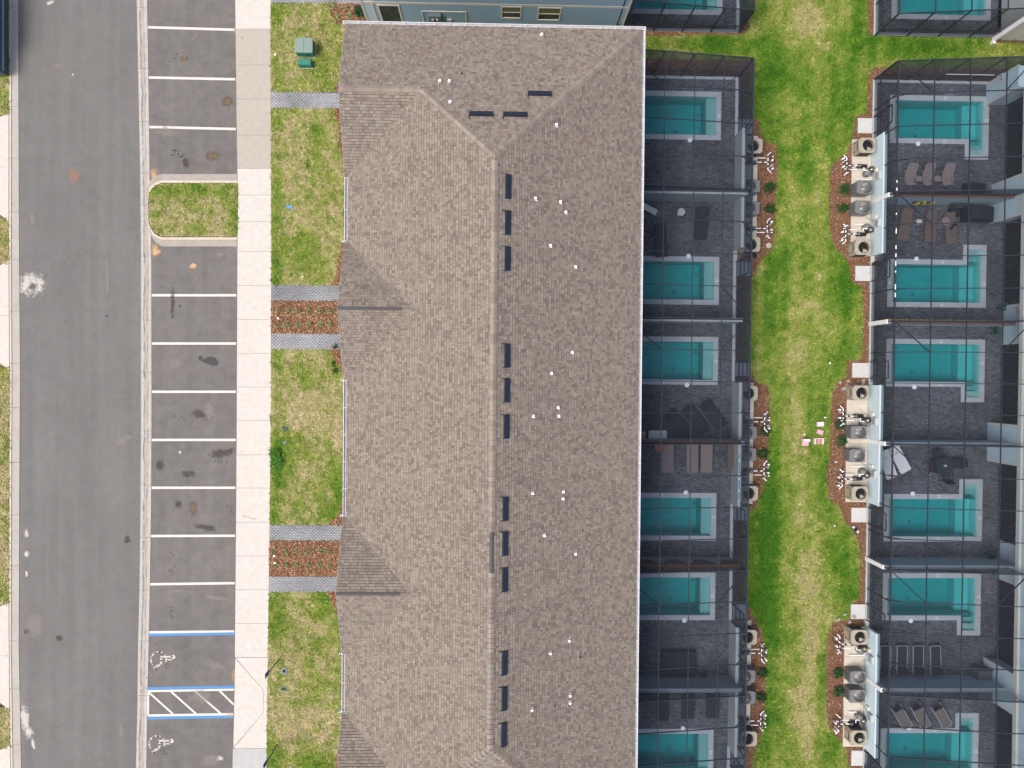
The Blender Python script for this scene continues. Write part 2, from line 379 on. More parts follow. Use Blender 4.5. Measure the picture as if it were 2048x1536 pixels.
def dup(root, loc, rz=0, label=None, group=None):
    r = root.copy(); COL.objects.link(r); r.location = loc; r.rotation_euler = (0, 0, rz)
    if label: r['label'] = label
    if group: r['group'] = group
    for ch in list(root.children):
        c = ch.copy(); COL.objects.link(c); c.parent = r
        for gg in list(ch.children):
            d = gg.copy(); COL.objects.link(d); d.parent = c
    return r
def stock(builder, *a):
    """build one of a kind, hand it out first, then copies of it"""
    st = {}
    def place(loc, rz, label, group=None):
        if 'o' not in st:
            st['o'] = builder(*a); o = st['o']; o.location = loc; o.rotation_euler = (0, 0, rz)
            o['label'] = label
            if group: o['group'] = group
            return o
        return dup(st['o'], loc, rz, label, group)
    return place
def quads_np(name, V, Q, C, m, parent=None, **k):
    """V (n,3), Q (m,4) int, C (m,3)"""
    me = bpy.data.meshes.new(name)
    me.vertices.add(len(V)); me.vertices.foreach_set('co', np.asarray(V, np.float32).ravel())
    n = Q.shape[1]
    me.loops.add(Q.size); me.loops.foreach_set('vertex_index', Q.astype(np.int32).ravel())
    me.polygons.add(len(Q)); me.polygons.foreach_set('loop_start', np.arange(0, Q.size, n, dtype=np.int32))
    try: me.polygons.foreach_set('loop_total', np.full(len(Q), n, np.int32))
    except Exception: pass
    me.update(calc_edges=True); me.validate()
    finish(me, C); return link(name, me, m, parent, **k)
def blocks_np(name, cx, cy, hx, hy, z0, z1, C, m, parent=None, **k):
    """many low blocks (open below)"""
    n = len(cx); V = np.zeros((n, 8, 3)); sg = [(-1, -1), (1, -1), (1, 1), (-1, 1)]
    for i, (a, b) in enumerate(sg):
        V[:, i, 0] = cx+a*hx; V[:, i, 1] = cy+b*hy; V[:, i, 2] = z0
        V[:, 4+i, 0] = cx+a*(hx-.004); V[:, 4+i, 1] = cy+b*(hy-.004); V[:, 4+i, 2] = z1
    F = np.array([(4, 5, 6, 7), (0, 1, 5, 4), (1, 2, 6, 5), (2, 3, 7, 6), (3, 0, 4, 7)])
    Q = (np.arange(n)[:, None, None]*8+F[None]).reshape(-1, 4)
    return quads_np(name, V.reshape(-1, 3), Q, np.repeat(C, 5, 0), m, parent, **k)
def inpoly(x, y, poly):
    r = np.zeros(len(x), bool); n = len(poly)
    for i in range(n):
        x0, y0 = poly[i][0], poly[i][1]; x1, y1 = poly[(i+1) % n][0], poly[(i+1) % n][1]
        if y0 == y1: continue
        c = ((y0 > y) != (y1 > y)) & (x < (x1-x0)*(y-y0)/(y1-y0)+x0); r ^= c
    return r
def clip_poly(poly, conv):
    """clip a polygon by a convex counter clockwise polygon"""
    n = len(conv)
    for i in range(n):
        ax, ay = conv[i]; bx, by = conv[(i+1) % n]; out = []
        for j in range(len(poly)):
            p, q = poly[j], poly[(j+1) % len(poly)]
            sp = (bx-ax)*(p[1]-ay)-(by-ay)*(p[0]-ax); sq = (bx-ax)*(q[1]-ay)-(by-ay)*(q[0]-ax)
            if sp >= 0: out.append(p)
            if (sp >= 0) != (sq >= 0):
                t = sp/(sp-sq); out.append((p[0]+(q[0]-p[0])*t, p[1]+(q[1]-p[1])*t))
        poly = out
        if len(poly) < 3: return []
    return poly
def pxpoly(pts, z=0): return [tuple(g(a, b, z)[:2]) for a, b in pts]
def ext(pts):
    """extend a top-to-bottom pixel polyline a good way past both ends"""
    (x0, y0), (x1, y1) = pts[0], pts[1]; (x2, y2), (x3, y3) = pts[-2], pts[-1]
    D = 900
    return [(x0-(x1-x0)/(y1-y0)*D, y0-D)]+list(pts)+[(x3+(x3-x2)/(y3-y2)*D, y3+D)]
def interp(pts, y): return float(np.interp(y, [p[1] for p in pts], [p[0] for p in pts]))
def strip_poly(L, Rr, y0, y1, z):
    ys = sorted({y0, y1, *[p[1] for p in L if y0 < p[1] < y1], *[p[1] for p in Rr if y0 < p[1] < y1]})
    return pxpoly([(interp(L, y), y) for y in ys], z)+pxpoly([(interp(Rr, y), y) for y in reversed(ys)], z)

# ------------------------------------------------------------------ layout of the fixed lines (metres)
W, E_, RX = -7.50, 7.23, -0.135          # roof edges and ridge of the middle building
NE, SE = 17.46, -24.74                   # its north and south eaves
ZE, PITCH = 6.0, 0.4167
CA, CB = 14.10, 22.20                    # the two rows of pool cages start here
GA, GB = 6.20, 30.15                      # glass walls behind them
DIV = [17.64, 10.40, 3.22, -3.72, -10.75, -17.80, -24.8]   # cage end, party walls between pools
ZN = gy(1000, 57, 0)                     # south face of the buildings to the north
ASPH = -0.10

# ground sheet, with openings where the pool terraces and their basins lie
def sheet_with_holes(name, xs, ys, skip, z, m, **k):
    mb = MB()
    for i in range(len(xs)-1):
        for j in range(len(ys)-1):
            cx, cy = (xs[i]+xs[i+1])/2, (ys[j]+ys[j+1])/2
            if any(a < cx < b and c < cy < d for a, b, c, d in skip): continue
            mb.add([(xs[i], ys[j], z), (xs[i+1], ys[j], z), (xs[i+1], ys[j+1], z), (xs[i], ys[j+1], z)], [(0, 1, 2, 3)])
    return part(name, mb, m, **k)
hy0, hy1, hy2, hy3 = DIV[-1], DIV[0], ZN, ZN+7.2
sheet_with_holes('ground', [-300, GA, CA-.02, CB+.02, GB, 300], [-300, hy0, hy1-.02, hy2+.02, hy3, 300],
                 [(a, b, c, d) for a, b in ((GA, CA-.02), (CB+.02, GB)) for c, d in ((hy0, hy1-.02), (hy2+.02, hy3))], -0.16, 'earth', kind='structure')

# road side lines in photo pixels
kerbL = ext([(17, 0), (16.5, 500), (18, 750), (17, 1011), (16.5, 1300), (20, 1536)])
kerbR = ext([(36, 0), (38, 500), (40, 750), (38.5, 1011), (37.5, 1300), (42, 1536)])
valL = ext([(273.4, 0), (277, 175), (280.5, 350), (282, 500), (282, 850), (281, 1011), (279, 1180), (276, 1300), (275, 1400), (272, 1536)])
valR = ext([(294, 0), (297, 175), (299, 350), (302.5, 500), (303, 850), (302, 1011), (299.5, 1180), (297, 1300), (294.5, 1400), (292.5, 1536)])
wkL = ext([(470.5, 0), (473.5, 250), (475, 345), (475, 500), (473.5, 850), (472.5, 1011), (471, 1180), (469.5, 1350), (465, 1536)])
wkR = ext([(541, 0), (542.5, 500), (541.5, 850), (539.5, 1011), (538, 1160), (536.5, 1250), (533, 1536)])
Y0, Y1 = -880, 2400
def flat(name, poly, z, m, parent=None, uv=None, **k):
    mb = MB(); n = len(poly); mb.add([(p[0], p[1], z) for p in poly], [list(range(n))])
    nrm = sum(poly[i][0]*poly[(i+1) % n][1]-poly[(i+1) % n][0]*poly[i][1] for i in range(n))
    if nrm < 0: mb.f[0] = mb.f[0][::-1]
    mb.uv = uv; return part(name, mb, m, parent, **k)
road = flat('road', strip_poly(kerbR, valL, Y0, Y1, ASPH), ASPH, 'asphalt_road', kind='structure')
parking = flat('parking_lot', strip_poly(valR, wkL, Y0, Y1, ASPH), ASPH, 'asphalt_parking', kind='structure')
def strip_pieces(name, piece, L, Rr, joints, m, z0, z1, gap=.5):
    root = thing(name, None, None); root['kind'] = 'structure'
    for a, b in zip(joints[:-1], joints[1:]):
        pl = strip_poly(L, Rr, a+gap/2, b-gap/2, z1); mb = MB(); n = len(pl)
        mb.prism(pl, z0, z1); k = n//2
        mb.uv = None; o = part(piece, mb, m, root)
        uvl = o.data.uv_layers.new(name='UVMap')
        for p in o.data.polygons:
            for li in p.loop_indices:
                v = o.data.vertices[o.data.loops[li].vertex_index].co
                best = min(range(n), key=lambda q: (pl[q][0]-v.x)**2+(pl[q][1]-v.y)**2)
                uvl.data[li].uv = (0. if best < k else 1., v.y*.3)
    return root
vj = [Y0, -420, -300, -180, -80, 15, 137, 243, 346, 410, 512, 640, 745, 862, 970, 1075, 1180, 1282, 1391, 1498, 1600, 1700, 1850, 2000, Y1]
strip_pieces('valley_gutter', 'gutter_segment', valL, valR, vj, 'concrete_valley', -.3, ASPH+.012)
kj = [Y0, -420, -300, -180, -90, 15, 118, 213, 316, 424, 520, 622, 727, 815, 925, 1030, 1131, 1282, 1378, 1490, 1600, 1700, 1850, 2000, Y1]
kroot = strip_pieces('kerb', 'kerb_segment', kerbL, kerbR, kj, 'concrete_kerb', -.3, ASPH+.02)
# raised lip along the verge side of the kerb, one per segment
for a, b in zip(kj[:-1], kj[1:]):
    Rr = [(x+5, y) for x, y in kerbL]
    mb = MB(); mb.prism(strip_poly(kerbL, Rr, a+.5, b-.5, -.03), -.3, -.045); part('kerb_lip', mb, 'concrete_slab', kroot)
# dark joints lie under the gaps
flat('gutter_bedding', strip_poly(kerbL, kerbR, Y0, Y1, -.12), -.13, 'joint_dark', kroot)

# pavement slabs
sj = [Y0, -500, -420, -350, -280, -210, -140, -76, -8, 58, 130, 198, 270, 337, 390, 443, 503, 571, 639, 707, 774, 841, 909.7, 976, 1044.5, 1112, 1179.6, 1247, 1314.5, 1497, 1570, 1640, 1720, 1800, 1900, 2000, 2150, Y1]
side = thing('pavement', None, None); side['kind'] = 'structure'
for a, b in zip(sj[:-1], sj[1:]):
    m = 'concrete_tan' if 50 <= a < 330 else ('concrete_cool' if 1490 < a < 1650 else 'concrete_white')
    if a == 1314.5:      # the dropped crossing beside the disabled bays is cast in pieces
        out_ = [(471.2, 1317), (527, 1380), (526.3, 1426), (467.2, 1495)]
        mb = MB(); mb.prism(pxpoly([(interp(wkL, 1317)+.6, 1317.2), (526.7, 1380.4), (526.1, 1425.8), (interp(wkL, 1493)+.6, 1494.6)]), -.2, -.005); part('slab', mb, m, side)
        mb = MB(); mb.prism(pxpoly([(interp(wkL, 1315)+1.2, 1315.3), (interp(wkR, 1315), 1315.3), (interp(wkR, 1403), 1403), (527.4, 1403), (527.4, 1380)]), -.2, 0); part('slab', mb, m, side)
        mb = MB(); mb.prism(pxpoly([(527.2, 1403.6), (interp(wkR, 1403.6), 1403.6), (interp(wkR, 1496.5), 1496.5), (interp(wkL, 1496)+1.2, 1496.5), (526.8, 1426)]), -.2, 0); part('slab', mb, m, side)
        continue
    mb = MB(); mb.prism(strip_poly(wkL, wkR, a+.35, b-.35, 0), -.2, 0); part('slab', mb, m, side)
flat('slab_bedding', strip_poly([(x+.5, y) for x, y in wkL], [(x-.5, y) for x, y in wkR], Y0, Y1, -.02), -.012, 'slab_joint', side)

# painted bay lines
ZP = ASPH+.004
def line_px(a, b, wpx=5.0, m='paint_white', name='bay_line', z=ZP):
    A, B = g(*a, z), g(*b, z); d = (B-A).normalized(); n = Vector((-d.y, d.x, 0))*wpx/2/34.
    return flat(name, [(A+n)[:2], (A-n)[:2], (B-n)[:2], (B+n)[:2]], z, m, parking)
def vR(y): return interp(valR, y)+1
for yl, yr in ((-44, -38), (-144, -138), (-244, -238), (54.5, 59.5), (155, 158.5), (254, 258), (590.5, 590.5), (687, 687), (783.5, 783.5), (879.8, 879.8), (975.5, 975.5),
               (1072, 1071.5), (1168.5, 1166.3), (1264.5, 1263), (1620, 1614), (1718, 1712), (1816, 1810)):
    line_px((vR(yl), yl), (interp(wkL, yr)-2, yr), 4.8, 'paint_white')
for yl, yr, m, w in ((1269.6, 1267.2, 'paint_blue', 5), (1377, 1374, 'paint_blue', 5), (1382.3, 1379.3, 'paint_white', 4.2),
                     (1431, 1428.3, 'paint_white', 4.6), (1436.4, 1433.4, 'paint_blue', 4.8)):
    line_px((vR(yl), yl), (interp(wkL, yr)-1, yr), w, m)
for a, b in (((298, 1385), (346, 1428)), ((342, 1383), (392, 1427.5)), ((390, 1382.5), (441.5, 1427)), ((439, 1381.5), (467.3, 1409)), ((296.5, 1384), (296.2, 1429))):
    line_px(a, b, 3.6, 'paint_white', 'hatch_line', ZP+.001)

def symbol(ox, oy):
    """the wheelchair sign painted on a bay; built as strokes"""
    t = ZP+.002; mb = MB()
    def stroke(pts, w):
        for (a, b) in zip(pts[:-1], pts[1:]):
            A, B = g(*a, t), g(*b, t); d = (B-A).normalized(); n = Vector((-d.y, d.x, 0))*w/2/34.; e = d*.02
            mb.add([A+n-e, A-n-e, B-n+e, B+n+e], [(0, 1, 2, 3)])
    def P(x, y): return (ox+x, oy+y)
    # wheel: open ring in short stencilled pieces
    for a0, a1 in ((-95, -70), (-66, -38), (-235, -192), (-187, -140), (-135, -102)):
        pts = [P(17+15.5*math.cos(R_(a)), 17.5+15.5*math.sin(R_(a))) for a in np.linspace(a0, a1, 5)]
        stroke(pts, 3.6)
    stroke([P(6, 29), P(12, 37.5), P(8.5, 35)], 3.4); stroke([P(12, 31), P(20, 27), P(23.5, 19)], 3.8); stroke([P(21.5, 15.5), P(23.5, 20)], 4)
    stroke([P(21, 11.5), P(44, 11.3)], 3.4); stroke([P(32, 14.5), P(31.5, 21)], 3.); stroke([P(35, 17.5), P(42, 17.5)], 2.4)
    c = g(*P(46, 12), t); n = 14
    mb.add([(c.x+.13*math.cos(6.283*k/n), c.y+.13*math.sin(6.283*k/n), t) for k in range(n)], [list(range(n))])
    return part('wheelchair_symbol', mb, 'paint_worn', parking)
symbol(300.5, 1302); symbol(297, 1470)

def drops(px, py, rx, ry, seed, z):
    rr = random.Random(seed); mb = MB()
    for k in range(max(4, int(rx*ry/9))):
        c = g(px+rr.gauss(0, rx*.42), py+rr.gauss(0, ry*.42), z); r0 = rr.choice((.025, .035, .05, .07)); n = 8; o = [rr.uniform(.7, 1.25) for _ in range(n)]
        mb.add([(c.x+r0*o[q]*math.cos(6.283*q/n), c.y+r0*o[q]*math.sin(6.283*q/n), z+k*.00004) for q in range(n)], [list(range(n))])
    return part('oil_spots', mb, 'oil_drop', parking, kind='stuff')
def blob(px, py, rx, ry, m, rot=0, owner=None, z=None, name='stain', seed=0):
    z = ASPH+.0055 if z is None else z
    c = g(px, py, z); rr = random.Random(seed*7+int(px)); n = 26; mb = MB(); a0 = R_(rot); vs = [(c.x, c.y, z)]; uv = [(0, 0)]
    for k in range(n):
        t = 6.2832*k/n; x, y = rx/34*math.cos(t)*1.15, ry/34*math.sin(t)*1.15
        vs.append((c.x+x*math.cos(a0)-y*math.sin(a0), c.y+x*math.sin(a0)+y*math.cos(a0), z)); uv.append((math.cos(t), math.sin(t)))
    mb.add(vs, [(0, 1+k, 1+(k+1) % n) for k in range(n)]); mb.uv = uv
    return part(name, mb, m, owner or parking)
for i, (x, y, a, b, m, r) in enumerate((
    (455, 204, 15, 14, 'stain_mud', 20), (371, 327, 9, 16, 'stain_oil', 10), (425, 312, 19, 12, 'stain_mud', 0), (349, 305, 9, 10, 'stain_black', 0), (362, 312, 9, 6, 'stain_black', 0),
    (442, 906, 32, 12, 'stain_oil', 8), (440, 922, 15, 8, 'stain_black', 10), (398, 828, 22, 12, 'stain_oil', -15), (371, 836, 9, 7, 'stain_black', 0), (348, 834, 6, 6, 'stain_black', 0),
    (375, 948, 20, 9, 'stain_oil', 0), (386, 1016, 12, 20, 'stain_mud', 0), (358, 1009, 10, 10, 'stain_oil', 0), (457, 1015, 9, 12, 'stain_black', 0), (344, 1108, 7, 6, 'stain_black', 0), (343, 1139, 12, 9, 'stain_black', 20),
    (345, 1228, 11, 15, 'stain_black', 0), (336, 1332, 8, 8, 'stain_black', 0), (330, 1503, 9, 11, 'stain_black', 0), (345, 605, 6, 40, 'stain_oil', 0), (358, 612, 5, 6, 'stain_black', 0),
    (425, 1520, 30, 16, 'stain_pale', 0), (400, 1395, 30, 22, 'stain_pale', 0), (430, 1330, 35, 14, 'stain_pale', -20), (350, 725, 22, 18, 'stain_pale', 0), (330, 265, 30, 14, 'stain_pale', 0), (350, 1183, 32, 6, 'stain_pale', 5), (430, 1195, 40, 6, 'stain_pale', -6),
    (386, 531, 10, 10, 'stain_sand', 0), (441, 1517, 9, 8, 'stain_white', 0), (409, 715, 7, 5, 'stain_pale', 0), (420, 820, 16, 26, 'stain_pale', 0), (460, 1430, 10, 5, 'stain_rust', 0), (467, 1350, 5, 24, 'stain_rust', 0), (350, 110, 7, 8, 'stain_black', 0), (368, 118, 12, 6, 'stain_mud', 0), (390, 75, 14, 5, 'stain_pale', 30), (360, 905, 5, 5, 'stain_white', 0), (470, 60, 4, 10, 'stain_rust', 0),
    (410, 1055, 30, 8, 'stain_oil', -10), (320, 930, 12, 14, 'stain_oil', 0), (440, 450+60, 14, 8, 'stain_pale', 0))):
    if m == 'stain_black': drops(x, y, a, b, i, ASPH+.006+.0004*i)
    else: blob(x, y, a, b, m, r, seed=i, z=ASPH+.006+.0004*i)
for i, (x, y, a, b, m, r) in enumerate(((64, 570, 36, 30, 'stain_white', 0), (66, 573, 13, 11, 'stain_oil', 0), (49, 1435, 12, 42, 'stain_white', 8), (58, 1466, 12, 14, 'stain_white', 0), (66, 1488, 5, 16, 'stain_white', 10), (53, 1067, 7, 10, 'stain_white', 0), (53, 1108, 8, 9, 'stain_white', 0),
    (53, 1148, 4, 9, 'stain_white', 0), (215, 560, 6, 55, 'stain_pale', 2), (245, 880, 28, 14, 'stain_pale', 30), (242, 1460, 8, 26, 'stain_pale', 0), (65, 437, 8, 16, 'stain_pale', 0), (118, 132, 22, 9, 'stain_pale', 0), (100, 5, 12, 5, 'stain_white', 20), (57, 1262, 12, 8, 'stain_oil', 0), (118, 1276, 10, 7, 'stain_oil', 0),
    (213, 632, 4, 3, 'stain_black', 0), (255, 1080, 9, 12, 'stain_oil', 0), (146, 149, 4, 3, 'stain_white', 0), (70, 1250, 26, 40, 'stain_pale', 0))):
    blob(x, y, a, b, m, r, road, seed=100+i, z=ASPH+.006+.0004*i)
# tar patch shaped like a sole
pts = [(396.5, 714), (399, 712), (406, 712), (414, 714.5), (424, 713.5), (431, 716), (436.5, 722), (437, 728), (432, 731.5), (423, 731.5), (414, 727.5), (404, 722.5), (397.5, 719)]
flat('tar_patch', pxpoly(pts, ZP+.002), ZP+.002, 'stain_patch', parking)
mb = MB(); c = g(149, 352, ASPH); mb.lathe((c.x, c.y, ASPH), [(.34, 0), (.34, .006), (.31, .012), (.29, .008), (.29, .012)], 24)
part('manhole_cover', mb, 'iron_rust', None, label='round rusty brown manhole cover set in the grey road', cat='manhole cover')
for i, (x, y) in enumerate(((301, 375.5), (295, 407.5), (300, 868.5), (299.5, 885), (293, 1355), (292, 1377))):
    mb = MB(); c = g(x, y, -.08); mb.lathe((c.x, c.y, -.083), [(.05, 0), (.05, .008)], 10)
    part('survey_mark', mb, 'blue_bright', None, label=('small blue dot at the round corner of the kerb island', 'small blue dot on the gutter beside the middle of the grass island', 'upper of two blue dots on the gutter at mid road', 'lower of two blue dots on the gutter at mid road',
         'small blue dot on the gutter above the hatched aisle', 'small blue dot on the gutter at the hatched aisle corner')[i], cat='paint mark', group='blue paint marks on the gutter')

# ------------------------------------------------------------------ lawns
GREEN = np.array((.070, .148, .012)); YGR = np.array((.175, .215, .042)); STRAW = np.array((.350, .295, .160)); DEEP = np.array((.034, .105, .006))
lush = [  # (px, py, rx, ry, weight): places where the turf grows dark and thick
    (556, 920, 20, 42, 1.3), (556, 905, 8, 18, .8), (672, 960, 16, 40, .8), (548, 1030, 14, 40, .9), (660, 1030, 20, 22, .8), (640, 1200, 26, 26, 1.1), (552, 1220, 14, 60, .8), (550, 1510, 20, 36, .9), (640, 1520, 34, 26, 1.0),
    (552, 30, 16, 34, .5), (550, 130, 12, 60, .5), (640, 120, 24, 30, .6), (553, 420, 12, 260, .45), (556, 580, 12, 60, .5), (555, 770, 12, 80, .4), (680, 1000, 12, 40, .6), (560, 1330, 8, 40, .5), (675, 1350, 12, 50, .5),
    (1400, 88, 150, 22, 1.2), (1850, 90, 200, 22, .9), (1560, 140, 60, 60, .5), (1525, 200, 26, 120, .9), (1690, 170, 40, 110, .75), (1690, 560, 34, 60, 1.), (1600, 330, 36, 100, .6), (1550, 620, 40, 70, .7), (1580, 520, 50, 60, .5),
    (1530, 1080, 34, 110, 1.25), (1545, 980, 18, 80, 1.), (1520, 1190, 30, 60, 1.), (1550, 1270, 30, 50, .9), (1548, 1400, 22, 80, .8), (1530, 1510, 30, 40, .8), (1646, 960, 16, 50, 1.), (1690, 1130, 30, 60, .8), (1690, 1200, 30, 60, .8), (1644, 1350, 10, 110, .8), (1660, 1510, 30, 60, .9),
    (1640, 800, 22, 60, .7), (1700, 700, 26, 60, .6), (1660, 250, 30, 60, .6), (1700, 620, 20, 60, .8), (470, 420, 14, 60, .8), (370, 376, 70, 10, .7), (315, 420, 12, 50, .4), (1500, 20, 30, 40, .3), (1720, 30, 16, 60, .4)]
dry = [(640, 640+160, 60, 60, .3), (610, 830, 60, 40, .7), (676, 850, 12, 50, .9), (600, 110, 60, 60, .2), (600, 370, 60, 80, .1), (610, 1400, 60, 60, .5), (600, 1480, 50, 30, .5), (1620, 30, 60, 70, .75), (1600, 1000, 44, 200, .5), (1615, 1330, 44, 260, .55), (1580, 680, 20, 80, .45), (1620, 640, 26, 60, .35), (1575, 270, 24, 120, .3), (1640, 1180, 40, 80, .4),
       (8, 480, 14, 46, .4), (8, 960, 14, 240, .5), (8, 1440, 14, 50, .4), (1590, 1450, 50, 100, .5), (1590, 860, 40, 70, .35)]
LW = [(g(a, b).x, g(a, b).y, c/34, d/34, w) for a, b, c, d, w in lush]; DW = [(g(a, b).x, g(a, b).y, c/34, d/34, w) for a, b, c, d, w in dry]
def grass_col(x, y):
    x = np.asarray(x, float); y = np.asarray(y, float)
    n = fbm(x, y, .55, 3, 4); n2 = fbm(x, y, 2.3, 11, 3); str_ = vnoise(x*1.0, y*.04, 2.6, 5)*.6+vnoise(x, y*.06, .8, 6)*.4
    n3 = fbm(x, y, 7.5, 23, 2); t = .47+(n-.5)*.75+(n2-.5)*.85+(n3-.5)*np.where(x > 12, .55, .9)+np.where(x > 12, (str_-.5)*.7, 0)      # 0 green .. 1 straw
    t = t+np.where(x > 12, -.15, .15)
    for a, b, c, d, w in LW: t = t-w*.46*np.exp(-(((x-a)/c)**2+((y-b)/d)**2))
    for a, b, c, d, w in DW: t = t+w*.50*np.exp(-(((x-a)/c)**2+((y-b)/d)**2))
    t = np.clip(t, -.35, np.where(x > 12, .80, 1))[..., None]
    c = np.where(t < 0, GREEN+(DEEP-GREEN)*np.clip(-t/.35, 0, 1), np.where(t < .5, GREEN+(YGR-GREEN)*np.clip(t/.5, 0, 1), YGR+(STRAW-YGR)*np.clip((t-.5)/.5, 0, 1)))
    return c
TUFTS = []
def lawn(poly, z=-.005, dens=100, name='lawn'):
    bm = bmesh.new(); vs = [bm.verts.new((p[0], p[1], z)) for p in poly]; f = bm.faces.new(vs); f.normal_update()
    if f.normal.z < 0: f.normal_flip()
    xs = [p[0] for p in poly]; ys = [p[1] for p in poly]; st = .3
    for lo, hi, ax in ((min(xs), max(xs), Vector((1, 0, 0))), (min(ys), max(ys), Vector((0, 1, 0)))):
        lo = max(lo, -34); hi = min(hi, 34)
        k = lo+st
        while k < hi:
            bmesh.ops.bisect_plane(bm, geom=bm.verts[:]+bm.edges[:]+bm.faces[:], plane_co=ax*k, plane_no=ax, dist=1e-5); k += st
    me = bpy.data.meshes.new(name); bm.to_mesh(me); bm.free()
    o = link(name, me, 'lawn_soil', kind='structure')
    co = np.array([v.co[:] for v in me.vertices]); c = grass_col(co[:, 0], co[:, 1])
    at = me.color_attributes.new('Col', 'FLOAT_COLOR', 'POINT')
    at.data.foreach_set('color', np.concatenate([c, np.ones((len(c), 1))], 1).astype(np.float32).ravel())
    x0, x1 = max(min(xs), -32), min(max(xs), 33); y0, y1 = max(min(ys), -25), min(max(ys), 24)
    n = int((x1-x0)*(y1-y0)*dens)
    if n > 0:
        X = np.random.uniform(x0, x1, n); Y = np.random.uniform(y0, y1, n); k = inpoly(X, Y, poly)
        TUFTS.append(np.stack([X[k], Y[k], np.full(k.sum(), z)], 1))
    return o
bL = W+.45
def wr(y): return interp(wkR, y)+.5
xr = 720
lawn(pxpoly([(wr(7), 7), (656, 7), (662, 30), (674, 46), (xr, 50), (xr, 184), (wr(184), 184)]))
lawn(pxpoly([(wr(217), 217), (xr, 217), (xr, 570), (wr(570), 570)]))
lawn(pxpoly([(wr(699), 699), (xr, 699), (xr, 1049.5), (wr(1049), 1049.5)]))
lawn(pxpoly([(wr(1184), 1184), (xr, 1184), (xr, 1536), (xr, 1980), (wr(1900), 1980), (wr(1536), 1536), (wr(1350), 1350)]))
lawn(pxpoly([(wr(-300), -300), (xr, -300), (xr, -26), (wr(-26), -26)]))
isl = [(476, 367.5), (325, 367), (312, 372), (303, 380), (299, 390), (298, 405), (298.5, 440), (301, 452), (309, 465), (318, 471), (326, 473), (475.5, 473)]
lawn(pxpoly([(x, y) for x, y in isl], 0), z=.0)
# the lawn between the two rows of cages, one sheet
mid = [(CA-.01, -42), (CB+.01, -42), (CB+.01, DIV[0]-.01), (60, DIV[0]-.01), (60, ZN-.01), (CB+.01, ZN-.01), (CB+.01, 55), (CA-.01, 55), (CA-.01, ZN-.01), (6.9, ZN-.01), (6.9, DIV[0]-.01), (CA-.01, DIV[0]-.01)]
def rectp(a, b, c, d): return [(a, c), (b, c), (b, d), (a, d)]
lawn(rectp(CA-.01, CB+.01, -42, 55)); lawn(rectp(-7., CA-.012, DIV[0]-.01, ZN-.01)); lawn(rectp(CB+.012, 60, DIV[0]-.01, ZN-.01))
# verge left of the kerb, broken by the drives
drv = [(-560, -340), (-290, -60), (230, 437), (527, 735), (1210, 1414), (1497, 1720), (2020, 2200)]
prev = Y0
def kL(y): return interp(kerbL, y)
for a, b in drv+[(Y1, Y1)]:
    pa = strip_poly([(-330, -5000), (-330, 5000)], [(x+.2, y) for x, y in kerbL], prev, a, 0)
    lawn(pa, z=-.03)
    prev = b
for i, (a, b) in enumerate(drv):
    pl = pxpoly([(-330, a+10), (-40, a+10), (-20, a+14), (0, a+3), (kL(a), a-5 if a != 230 else a-3), (kL(b), b+5), (0, b-8), (-20, b-14), (-40, b-14), (-330, b-14)])
    dr = thing('driveway', None, None); dr['kind'] = 'structure'
    ys = sorted({a-5, (a+b)/2, b+5}); lo_, hi_ = g(0, b+6).y, g(0, a-6).y; midy = g(0, (a+b)/2).y
    for y0_, y1_ in ((lo_, midy-.006), (midy+.006, hi_)):
        q = clip_poly(pl[::-1] if sum(pl[k][0]*pl[(k+1) % len(pl)][1]-pl[(k+1) % len(pl)][0]*pl[k][1] for k in range(len(pl))) < 0 else pl, [(-60, y0_), (0, y0_), (0, y1_), (-60, y1_)])
        if q: mb = MB(); mb.prism(q, -.2, -.015); part('slab', mb, 'concrete_white', dr)

# kerb round the grass island
KR = thing('island_kerb', None, None); KR['kind'] = 'structure'
outer = [(474, 348), (325, 348), (316, 350), (306, 356), (300, 362), (295, 380), (294.5, 405), (295, 445), (299, 464), (306, 478), (314, 487), (324, 492.8), (474, 492.8)]
inner = [(474.5, 366), (324, 365.5), (311, 370.5), (302, 379), (297.5, 389), (296.5, 405), (297, 441), (299.5, 453), (308, 466.5), (317.5, 472.5), (325.5, 474.5), (474.5, 474.5)]
mid_o = [(474, 361), (324, 360.5), (310, 365), (299, 375), (296.4, 388), (296, 405), (296.4, 442), (298, 456), (306, 470), (317, 477), (325, 479.5), (474, 479.5)]
def ring(a, b, segs, z0, z1, m, name):
    for i0, i1 in segs:
        A = [a[round(k*(len(a)-1)/11)] for k in range(i0, i1+1)]; Bp = [b[k] for k in range(i0, i1+1)]
        mb = MB(); mb.prism(pxpoly(A+Bp[::-1], z1), z0, z1); part(name, mb, m, KR)
out12 = [outer[i] for i in (0, 1, 2, 3, 4, 5, 6, 8, 9, 10, 11, 12)]
ring(out12, mid_o, ((0, 1), (1, 4), (4, 7), (7, 10), (10, 11)), -.3, ASPH+.03, 'concrete_pan', 'kerb_pan')
ring(mid_o, inner, ((0, 1), (1, 4), (4, 7), (7, 10), (10, 11)), -.3, .02, 'concrete_slab', 'kerb_lip')
blob(307, 349, 12, 14, 'stain_sand', 0, KR, ASPH+.012, seed=3); blob(311, 500, 16, 14, 'stain_sand', 0, KR, ASPH+.012, seed=5)

